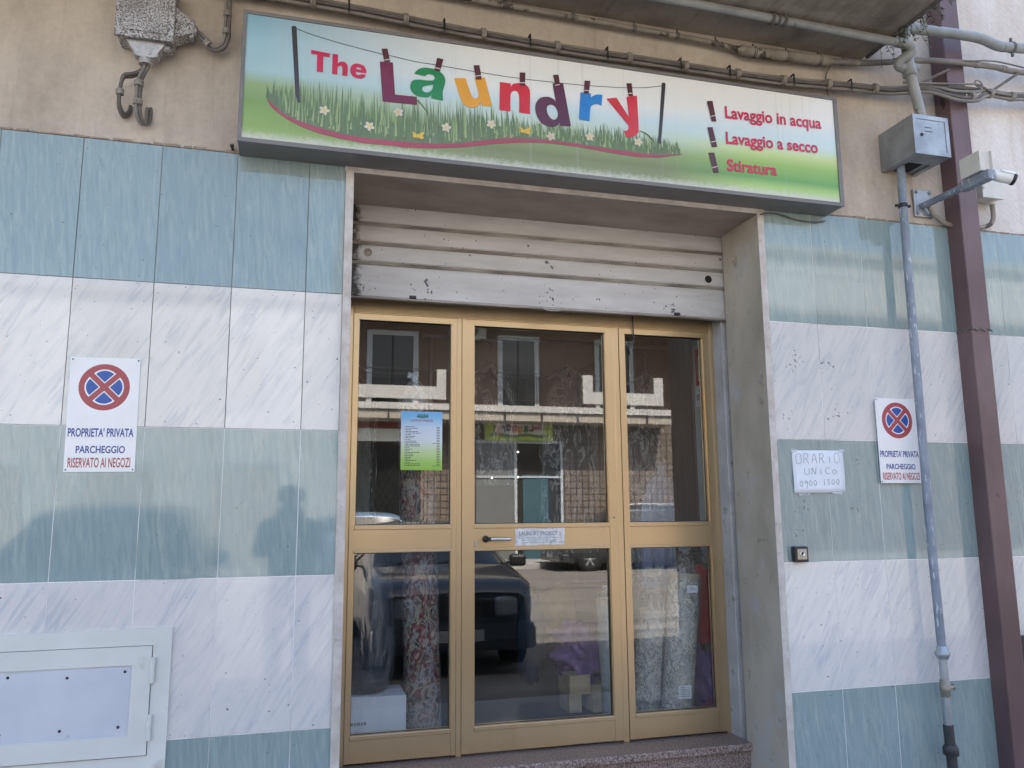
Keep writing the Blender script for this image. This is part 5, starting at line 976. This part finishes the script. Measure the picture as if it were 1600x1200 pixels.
q = g(); q.box(1.45, 3.35, 3.95, 4.55, 1.28, 1.32, .006); q.build('counter_top', M['wood'], t)

# ------------------------------------------------------------ the far side of the street (seen mirrored in the glass)
OY = -19.9
O = thing('apartment_building', (8, OY, 0), 'terracotta apartment block across the street with a white balcony over shops, mirrored in the glass', 'building')
def obox(name, m, x0, x1, y0, y1, z0, z1, b=0, parent=O):
    q = g(); q.box(x0, x1, y0, y1, z0, z1, b); return q.build(name, m, parent)
obox('upper_wall', M['opwall'], 2.6, 32, OY-8, OY, 4.45, 7.7); obox('top_wall', M['opgreige'], 2.6, 32, OY-8, OY, 7.7, 10.3); obox('ground_wall', M['opwall'], 2.6, 32, OY-8, OY-.02, 0, 4.45); obox('roof', M['opcream'], 2.5, 32.2, OY-8, OY+.25, 10.3, 10.5); obox('upper_balcony', M['opcream'], 2.6, 28, OY, OY+2.0, 7.62, 7.82)
q = g(); q.box(9.4, 14.6, OY+1.9, OY+2.0, 7.95, 8.4); q.box(9.4, 9.8, OY+1.9, OY+2.0, 8.4, 8.9); q.box(14.2, 14.6, OY+1.9, OY+2.0, 8.4, 8.9); q.build('upper_parapet', M['opwhite'], O)
q = g(); q.box(2.7, 28, OY+1.92, OY+1.96, 8.86, 8.90)
for k in range(40): q.cyl((2.8+k*.64, OY+1.94, 7.82), (2.8+k*.64, OY+1.94, 8.88), .018, 6)
q.build('upper_railing', M['iron'], O)
O2 = thing('apartment_building', (-9, OY, 0), 'lower greige house left of the terracotta block, dimly mirrored in the left tiles', 'building')
obox('wall', M['opgreige'], -30, 2.55, OY-8, OY, 0, 7.5, 0, O2); obox('roof', M['opcream'], -30.2, 2.58, OY-8, OY+.2, 7.5, 7.7, 0, O2)
for k in range(7):
    x0 = -20+k*3.2; q = g(); mitre(q, x0, x0+1.3, 4.4, 6.6, (.12, .05, .12, .12), OY+.0, OY+.06); wf = q.build('window', M['opframe'], O2); q = g(); q.box(x0+.11, x0+1.19, OY+.001, OY+.03, 4.44, 6.49); q.build('shutter', M['opcream'], wf)
    q = g(); mitre(q, x0-.2, x0+1.9, .1, 2.9, (.12, .02, .12, .12), OY+.0, OY+.06); wf = q.build('window', M['opframe'], O2); q = g(); q.box(x0-.09, x0+1.79, OY+.001, OY+.03, .12, 2.79); q.build('shutter', M['opcream'], wf)
q = g(); q.box(2.6, 13.0, OY, OY+1.12, 4.47, 4.66); q.build('balcony_slab', M['opwhite'], O)
q = g(); q.box(2.6, 13.0, OY+.02, OY+1.05, 4.20, 4.468); q.build('balcony_beam', M['opcream'], O)
def parapet(x0, x1, up):
    q = g(); y0, y1 = OY+1.02, OY+1.14; q.box(x0, x1, y0, y1, 4.78, 5.16)
    for a, b in up: q.box(a, b, y0, y1, 5.16, 5.68)
    q.build('white_parapet', M['opwhite'], O)
parapet(2.6, 5.55, [(5.27, 5.55)]); parapet(9.88, 12.62, [(9.88, 10.22), (12.30, 12.62)])
q = g()
for z in (5.68, 5.52, 4.83): q.box(2.6, 13, OY+1.06, OY+1.085, z-.012, z+.012)
for k in range(9): q.cyl((2.7+k*1.17, OY+1.10, 4.2), (2.7+k*1.17, OY+1.10, 5.70), .022, 6)
for k in range(16): q.box(7.5+k*.075, 7.52+k*.075, OY+1.03, OY+1.05, 4.72, 5.60)
q.build('iron_railing', M['iron'], O)
for x0, x1, z0, z1 in ((3.30, 4.88, 4.68, 7.05), (7.42, 8.80, 4.68, 7.08), (10.72, 12.1, 4.68, 7.1)):
    q = g(); mitre(q, x0, x1, z0, z1, (.16, .02, .16, .16), OY+.0, OY+.06); wf = q.build('window', M['opframe'], O)
    q = g(); q.box(x0+.15, x1-.15, OY-.0+.001, OY+.02, z0+.02, z1-.15); q.build('pane', M['opdark'], wf)
    q = g(); q.box((x0+x1)/2-.03, (x0+x1)/2+.03, OY+.02, OY+.05, z0+.02, z1-.15); q.build('centre_stile', M['iron'], wf)
obox('tiled_pier', M['optile'], 9.55, 13.6, OY-.02, OY+.05, 0, 4.2); obox('tiled_pier', M['optile'], 5.1, 6.6, OY-.02, OY+.05, 0, 3.6)
# shop opening under the far sign
sf = obox('shop_front', M['opgrey'], 6.72, 8.0, OY-.02, OY+.03, .02, 3.62); obox('shop_opening', M['dark'], 8.0, 9.5, OY-.02, OY+.01, .02, 3.62)
q = g(); q.box(6.68, 9.55, OY+.03, OY+.07, 3.60, 3.70); q.box(7.94, 8.03, OY+.03, OY+.07, .02, 3.6); q.box(6.72, 9.5, OY+.03, OY+.065, 2.52, 2.58); q.box(9.46, 9.54, OY+.03, OY+.07, .02, 3.6); q.build('shop_frame', M['opframe'], O)
obox('teal_door', M['optealdoor'], 8.22, 9.06, OY+.012, OY+.04, .02, 2.62); obox('shop_window', M['opdark'], 2.65, 5.0, OY-.02, OY+.02, .05, 3.5)
q = g()
for k in range(30):
    x = 2.7+k*.078; q.box(x, x+.008, OY+.03, OY+.04, .3, 3.2)
for k in range(-12, 24):
    for s in (1, -1):
        a = Vector((1.2+k*.22, OY+.06, .4)); b = a+Vector((s*1.5, 0, 2.6))
        if 2.65 < b.x < 5 and 2.65 < a.x < 5: q.cyl(a, b, .012, 4)
q.build('lattice_gate', M['iron'], O)
obox('shop_fascia', M['opred'], 2.65, 5.0, OY-.0, OY+.10, 4.0, 4.19)
q = g(); q.box(2.7, 4.4, OY+.11, OY+.16, 3.60, 3.98); 
tag(q.build('shop_board', M['opsignw'], loc=(3.1, OY+.1, 3.6)), 'pale shop board across the street left of the lime sign, mirrored in the glass', 'sign')
t = thing('far_sign', (8.1, OY+.1, 3.70), 'lime green shop sign across the street with coloured lettering, mirrored in the door', 'sign')
q = g(); q.box(6.98, 9.20, OY+.06, OY+.16, 3.70, 4.42, .01); q.build('board', M['opsign'], t)
q = g(); q.box(7.26, 8.92, OY+.161, OY+.165, 3.84, 4.36); q.build('pale_band', M['opsignw'], t)
q = g(); n = 24; q2 = [(7.1+1.95*k/n, 3.80+.03*math.sin(k*.55)) for k in range(n+1)]
for a, b in zip(q2[:-1], q2[1:]): q.box(a[0], b[0], OY+.166, OY+.168, a[1], a[1]+.09)
q.build('grass_band', M['grass1'], t)
q = g(); q.box(7.27, 7.30, OY+.166, OY+.17, 3.86, 4.36); q.box(8.88, 8.91, OY+.166, OY+.17, 3.86, 4.36); q.build('line_post', M['p_pole'], t)
# letters run right-to-left in x because the board faces the shop
x = 8.55
def fl(ch, w, m, z=3.95, cap=.30):
    global x
    q = g(); text(q, ch, x-w, x, z, cap, OY+.170, .002, .04, 0, 0, True); q.build('letter', M['p_'+m], t); x -= w+.035
q = g(); text(q, 'The', 8.58, 8.84, 4.05, .13, OY+.170, .002, .03, 0, 0, True); q.build('letter', M['p_cherry'], t)
for ch, w, m in (('L', .14, 'plum'), ('a', .15, 'green'), ('u', .15, 'amber'), ('n', .15, 'red'), ('d', .16, 'plum2'), ('r', .10, 'blue'), ('y', .16, 'red2')): fl(ch, w, m, 3.96+.03*math.sin(x*9))
t = thing('air_conditioner', (6.6, OY, 6.85), 'white air conditioner on the upper wall across the street', 'air conditioner')
q = g(); q.box(6.2, 6.98, OY+.06, OY+.36, 6.86, 7.4, .02); q.build('casing', M['opwhite'], t)
q = g(); q.lathe((6.5, OY+.361, 7.12), (0, 1, 0), [(.22, 0), (.22, .01), (.05, .02), (0, .02)], 24, cap=False); q.build('fan_grille', M['opgrey'], t)
q = g(); q.box(6.3, 6.36, OY-.0, OY+.34, 6.80, 6.86); q.box(6.84, 6.9, OY-.0, OY+.34, 6.80, 6.86); q.build('wall_bracket', M['iron'], t)

# ------------------------------------------------------------ cars
def car(name, label, cat_group, loc, heading, paint, L=3.9, Wd=1.68, H=1.5, hood=.95, hoodlen=1.0, tailkick=.25, gz=-.12):
    """built with its nose towards +y at y = 0, then turned"""
    t = thing(name, loc, label, 'car', cat_group); t.rotation_euler = (0, 0, heading); ORG[t.name] = (0, 0, 0)
    hw = Wd/2; belt = hood+.02
    # stations: y, z bottom, z shoulder, half width at bumper/belt, z roof, half width roof
    st = [(-.00, .34, hood-.19, hw*.82, hood-.15, hw*.74), (-.06, .24, hood-.14, hw*.91, hood-.085, hw*.81), (-.22, .20, hood-.075, hw*.97, hood-.035, hw*.86), (-.6, .20, hood-.03, hw, hood+.02, hw*.86), (-hoodlen, .20, belt, hw, hood+.07, hw*.85),
          (-hoodlen-.72, .20, belt+.02, hw, H-.09, hw*.72), (-hoodlen-.95, .20, belt+.02, hw, H-.03, hw*.71), (-hoodlen-1.4, .20, belt+.03, hw, H, hw*.70), (-L+.75, .20, belt+.05, hw, H-.02, hw*.69), (-L+tailkick+.1, .20, belt+.06, hw*.985, H-.10, hw*.67), (-L+.12, .24, belt+.02, hw*.95, belt+.10, hw*.80), (-L, .34, belt-.18, hw*.86, belt-.1, hw*.72)]
    def ring(s):
        y, zb, zs, wb, zr, wr = s
        return [(0, y, zb), (wb*.90, y, zb), (wb, y, zb+.14), (wb*1.01, y, (zb+zs)/2+.05), (wb*.995, y, zs-.02), (wb*.97, y, zs+.012), (wr+(wb-wr)*.12, y, zs+(zr-zs)*.80), (wr*.97, y, zs+(zr-zs)*.97), (wr*.55, y, zr+.012), (0, y, zr+.016)]
    rings = [ring(s) for s in st]; n = len(rings[0])
    body, glass = g(), g()
    for side in (1, -1):
        vs = [(p[0]*side, p[1], p[2]) for r_ in rings for p in r_]
        fb, fg = [], []
        for i in range(len(rings)-1):
            for j in range(n-1):
                a = i*n+j; f = (a, a+1, a+n+1, a+n) if side == -1 else (a, a+n, a+n+1, a+1)
                wind = i == 4 and j >= 6 or i == 9 and j >= 6; sidew = 5 <= i <= 8 and j == 5
                (fg if wind or sidew else fb).append(f)
        body.add(vs, fb, 0, True); glass.add(vs, fg, 0, True)
        body.add(vs[:n], [list(range(n))] if side == 1 else [list(range(n))[::-1]]); body.add(vs[-n:], [list(range(n))[::-1]] if side == 1 else [list(range(n))])
    bo = body.build('body', paint, t); glass.build('window_glass', M['carglass'], t)
    q = g()
    for side in (1, -1):
        for yy in (-hoodlen-1.42, -L+.80): q.box(side*hw*.985-.012, side*hw*.985+.012, yy-.035, yy+.035, belt, belt+.28, .006)
    q.build('door_pillar', M['trim'], t)
    q = g(); q.box(-hw*.93, hw*.93, -.02, .055, .24, .50, .03); q.box(-hw*.97, -hw*.86, -.35, .0, .24, .46, .03); q.box(hw*.86, hw*.97, -.35, .0, .24, .46, .03); q.box(-hw*.5, hw*.5, .03, .052, .25, .34, .01, mi=1); q.build('front_bumper', [paint, M['trim']], t)
    q = g(); q.box(-hw*.92, hw*.92, -L-.06, -L+.06, .28, .58, .04); q.build('rear_bumper', M['trim'], t)
    q = g(); q.box(-hw*.45, hw*.45, -.01, .02, hood-.37, hood-.205, .012)
    for k in range(4): q.box(-hw*.43, hw*.43, .018, .026, hood-.36+k*.04, hood-.345+k*.04, mi=1)
    q.build('grille', [M['dark'], M['trim']], t)
    for side in (1, -1):
        q = g(); q.box(-.22, .20, -.10, .05, -.10, .095, .035, xf=Matrix.Translation((side*hw*.70, -.045, hood-.275)) @ Matrix.Rotation(-side*.35, 4, 'Z')); q.build('headlight', M['lamp'], t)
        q = g(); q.box(side*hw*.80-.13, side*hw*.80+.13, -L-.03, -L+.14, belt-.22, belt+.02, .03); q.build('tail_light', M['tail'], t)
        q = g(); q.box(-.10, .10, -.045, .045, -.065, .075, .035, xf=Matrix.Translation((side*(hw+.13), -hoodlen-.33, belt+.07))); q.cyl((side*(hw-.04), -hoodlen-.32, belt+.04), (side*(hw+.08), -hoodlen-.33, belt+.08), .02, 8); q.build('wing_mirror', M['trim'] if paint is not M['car_silver'] else paint, t)
        for yy in (-.78, -L+.72):
            q = g(); q.lathe((side*(hw-.20), yy, .30), (side, 0, 0), [(.20, 0), (.30, .01), (.305, .06), (.305, .15), (.29, .19), (.20, .195)], 28); w_ = q.build('wheel', M['tyre'], t)
            q = g(); q.lathe((side*(hw-.02), yy, .30), (side, 0, 0), [(.205, -.02), (.205, .012), (.18, .014), (.17, -.01), (.06, .0), (.055, .018), (0, .02)], 24, cap=False)
            for k in range(5):
                a = k*2*math.pi/5; q.box(-.012, .012, -.03, .03, .04, .185, .006, xf=Matrix.Translation((side*(hw-.012), yy, .30)) @ Matrix.Rotation(a, 4, 'X'))
            q.build('rim', M['rim'], w_)
            q = g(); q.lathe((side*(hw-.06), yy, .30), (side, 0, 0), [(.345, 0), (.345, .062), (.30, .064)], 28, cap=False); q.build('wheel_arch', M['dark'], t)
    q = g(); q.box(-.26, .26, .05, .062, .335, .445, .003); q.build('number_plate', M['plate'], t)
    q = g(); q.tube([(-hw*.55, -hoodlen-.02, hood+.10), (-.05, -hoodlen-.20, hood+.235)], .007, 6, smooth=False); q.tube([(.02, -hoodlen-.01, hood+.10), (hw*.55, -hoodlen-.20, hood+.235)], .007, 6, smooth=False); q.build('wiper', M['trim'], t)
    return t
zr = -.12
car('parked_car', 'dark navy hatchback parked nose-on to the shop, mirrored in the lower door glass', 'parked cars', (2.79, -3.42, zr), 0, M['car_navy'], 3.8, 1.68, 1.46, .93, .92)
car('parked_car', 'charcoal car parked nose-on left of the photographer, mirrored in the left tiles', 'parked cars', (-.45, -3.15, zr), 0, M['car_dark'], 4.2, 1.78, 1.68, 1.08, 1.0)
sv = car('parked_car', 'dark estate car with roof rails parked side-on across the street, mirrored in the right glass', 'parked cars', (8.2, -17.0, zr), R(90), M['car_dark'], 4.6, 1.82, 1.72, 1.05, 1.05)
ORG[sv.name] = (0, 0, 0)
for s in (-1, 1):
    q = g(); q.tube([(s*.60, -1.95, 1.70), (s*.60, -2.2, 1.77), (s*.60, -3.6, 1.76), (s*.60, -3.95, 1.68)], .018, 8, sub=3); q.build('roof_rail', M['chrome'], sv)
car('parked_car', 'slate blue car parked side-on across the street, mirrored behind the price list', 'parked cars', (5.7, -15.6, zr), R(-90), M['car_blue'], 4.2, 1.74, 1.6, 1.02, 1.25)

# ------------------------------------------------------------ the photographer (only a dim reflection in the tiles)
def skin_mesh(name, chain, m, parent, sub=2):
    """chain: list of (point, radius, parent index)"""
    me = bpy.data.meshes.new(name); o = bpy.data.objects.new(name, me); COL.objects.link(o); org = Vector(ORG[parent.name]); o.parent = parent; ORG[o.name] = tuple(org)
    me.from_pydata([tuple(Vector(c[0])-org) for c in chain], [(c[2], i) for i, c in enumerate(chain) if c[2] is not None], [])
    me.materials.append(m); sk = o.modifiers.new('skin', 'SKIN'); sk.use_smooth_shade = True
    for i, c in enumerate(chain):
        d = me.skin_vertices[0].data[i]; d.radius = c[1] if isinstance(c[1], tuple) else (c[1], c[1]); d.use_root = i == 0
    if sub: ss = o.modifiers.new('sub', 'SUBSURF'); ss.levels = sub; ss.render_levels = sub
    return o
px, py = 1.19, -3.86
P = thing('person', (px, py, -.12), 'person in a dark jacket holding up a phone, dimly mirrored in the left tiles', 'person')
f0 = -.12
bodych = [((px, py, .80), (.15, .11), None), ((px, py, 1.0), (.145, .10), 0), ((px, py+.01, 1.18), (.165, .105), 1), ((px, py, 1.32), (.14, .09), 2), ((px, py+.005, 1.41), (.055, .055), 3), ((px, py+.02, 1.50), (.06, .065), 4), ((px, py+.03, 1.58), (.075, .09), 5), ((px, py+.02, 1.66), (.06, .07), 6),
    ((px-.19, py, 1.33), (.06, .06), 3), ((px-.24, py+.04, 1.10), (.052, .052), 8), ((px-.15, py+.22, 1.22), (.042, .042), 9), ((px-.085, py+.27, 1.385), (.03, .026), 10),
    ((px+.19, py, 1.33), (.06, .06), 3), ((px+.24, py+.04, 1.10), (.052, .052), 12), ((px+.14, py+.22, 1.22), (.042, .042), 13), ((px+.075, py+.27, 1.385), (.03, .026), 14),
    ((px-.10, py, .72), (.10, .10), 0), ((px-.11, py+.02, .38), (.065, .068), 16), ((px-.115, py-.01, -.02), (.042, .045), 17), ((px+.10, py, .72), (.10, .10), 0), ((px+.11, py+.02, .38), (.065, .068), 19), ((px+.115, py-.01, -.02), (.042, .045), 20)]
skin_mesh('body', bodych, M['skin'], P)
jk = [((px, py, .60), (.178, .135), None), ((px, py, 1.0), (.172, .125), 0), ((px, py+.01, 1.18), (.182, .125), 1), ((px, py, 1.325), (.15, .105), 2), ((px, py, 1.45), (.075, .078), 3), ((px-.195, py, 1.335), (.075, .075), 3), ((px-.25, py+.04, 1.09), (.066, .066), 5), ((px-.155, py+.215, 1.215), (.052, .052), 6), ((px-.105, py+.255, 1.33), (.042, .042), 7), ((px+.195, py, 1.335), (.075, .075), 3), ((px+.25, py+.04, 1.09), (.066, .066), 9), ((px+.145, py+.215, 1.215), (.052, .052), 10), ((px+.095, py+.255, 1.33), (.042, .042), 11)]
skin_mesh('jacket', jk, M['jacket'], P)
skin_mesh('trousers', [((px, py, .94), (.155, .118), None), ((px-.10, py, .70), (.115, .115), 0), ((px-.11, py+.02, .38), (.080, .084), 1), ((px-.115, py-.01, .0), (.068, .072), 2), ((px+.10, py, .70), (.115, .115), 0), ((px+.11, py+.02, .38), (.080, .084), 4), ((px+.115, py-.01, .0), (.068, .072), 5)], M['jeans'], P)
for s in (-1, 1):
    q = g(); q.lathe((px+s*.118, py-.09, -.075), (s*.08, 1, .0), [(.03, 0), (.046, .02), (.05, .09), (.05, .18), (.042, .25), (.015, .28)], 16); q.v = [(v[0], v[1], max(-.119, v[2])) for v in q.v]; q.build('shoe', M['shoe'], P)
    hb = Vector((px+s*.080, py+.275, 1.40))   # hand: palm and five fingers round the phone edge
    hc = [(hb, (.024, .018), None), (hb+Vector((0, .018, .045)), (.034, .014), 0)]
    for k in range(4):
        b_ = hb+Vector((s*(-.026+.017*k)*.9, .022, .07)); hc.append((b_, (.0095, .0095), 1)); i0 = len(hc)-1; L_ = (.036, .042, .040, .032)[k]
        hc.append((b_+Vector((-s*.006, .020, L_*.6)), (.0085, .0085), i0)); hc.append((b_+Vector((-s*.024, .016, L_)), (.0075, .0075), i0+1))
    hc.append((hb+Vector((-s*.03, .004, .03)), (.012, .011), 1)); hc.append((hb+Vector((-s*.045, -.006, .055)), (.0095, .0095), len(hc)-1))
    skin_mesh('hand', hc, M['skin'], P, 1)
q = g(); hx, hy, hz = px, py+.035, 1.60
q.lathe((hx, hy-.005, hz-.03), (0, -.1, 1), [(.098, 0), (.103, .04), (.098, .08), (.075, .115), (.03, .13)], 24); q.v = [tuple(v) if v[1] < hy+.055 or v[2] > hz+.045 else (v[0], hy+.05, v[2]) for v in q.v]; q.build('hair', M['hair'], P)
for s in (-1, 1):
    q = g(); q.lathe((hx+s*.033, hy+.078, 1.575), (0, 1, 0), [(.013, 0), (.011, .008), (0, .012)], 12, cap=False); q.build('eye', M['white'], P)
    q = g(); q.lathe((hx+s*.08, hy-.01, 1.565), (s, 0, 0), [(.024, 0), (.026, .01), (.012, .018)], 12); q.build('ear', M['skin'], P)
q = g(); q.lathe((hx, hy+.085, 1.545), (0, .35, 1), [(.016, 0), (.012, .03), (.006, .045)], 10); q.build('nose', M['skin'], P)
q = g(); q.box(hx-.024, hx+.024, hy+.075, hy+.088, 1.512, 1.522, .003); q.build('mouth', M['sred'], P)
t = thing('phone', (1.182, -3.545, 1.41), 'black phone held up in both hands by the photographer', 'phone')
q = g(); q.box(1.105, 1.262, -3.553, -3.545, 1.412, 1.488, .003); q.build('phone_body', M['black'], t)
q = g(); q.lathe((1.125, -3.545, 1.47), (0, 1, 0), [(.009, 0), (.009, .002), (0, .002)], 14, cap=False); q.build('camera_lens', M['carglass'], t)

# ------------------------------------------------------------ small lit spot lamps deep inside the shop
for i, (lx, ly, lz, w) in enumerate(((3.38, 5.4, 2.22, .3), (3.57, 5.4, 2.18, .3), (3.70, 5.4, 2.14, .3), (3.39, 5.4, 1.84, .2), (3.70, 5.4, 1.85, .2))):
    t = thing('spot_lamp', (lx, ly, lz), ('lit spot lamp highest and leftmost at the back of the shop', 'lit spot lamp second from the left at the back of the shop', 'lit spot lamp at the right end of the upper row in the shop', 'lit lower spot lamp at the left of the dark shop back', 'lit lower spot lamp at the right of the dark shop back')[i], 'lamp', 'lit spot lamps inside the shop')
    q = g(); q.lathe((lx, ly+.10, lz), (0, -1, 0), [(.010, 0), (.018, .01), (.02, .06), (.017, .063), (.015, .05)], 16, cap=False); q.cyl((lx, ly+.10, lz), (lx, 6.3, lz+.02), .007, 8); q.build('lamp_housing', M['black'], t)
    q = g(); q.lathe((lx, ly+.05, lz), (0, -1, 0), [(.006, 0), (.005, .004), (0, .006)], 14, cap=False); bm_ = bpy.data.materials.get('lamp_glow')
    if bm_ is None:
        bm_, nt_, p_, o_ = nodes('lamp_glow'); p_.inputs['Emission Color'].default_value = (1, .95, .85, 1); p_.inputs['Emission Strength'].default_value = 9
    q.build('bulb', bm_, t)
    ld = bpy.data.lights.new('spot_lamp_light', 'POINT'); ld.energy = w; ld.color = (1, .93, .82); ld.shadow_soft_size = .03; lo = bpy.data.objects.new('spot_lamp_light', ld); COL.objects.link(lo); lo.parent = t; lo.location = (0, -.06, 0)
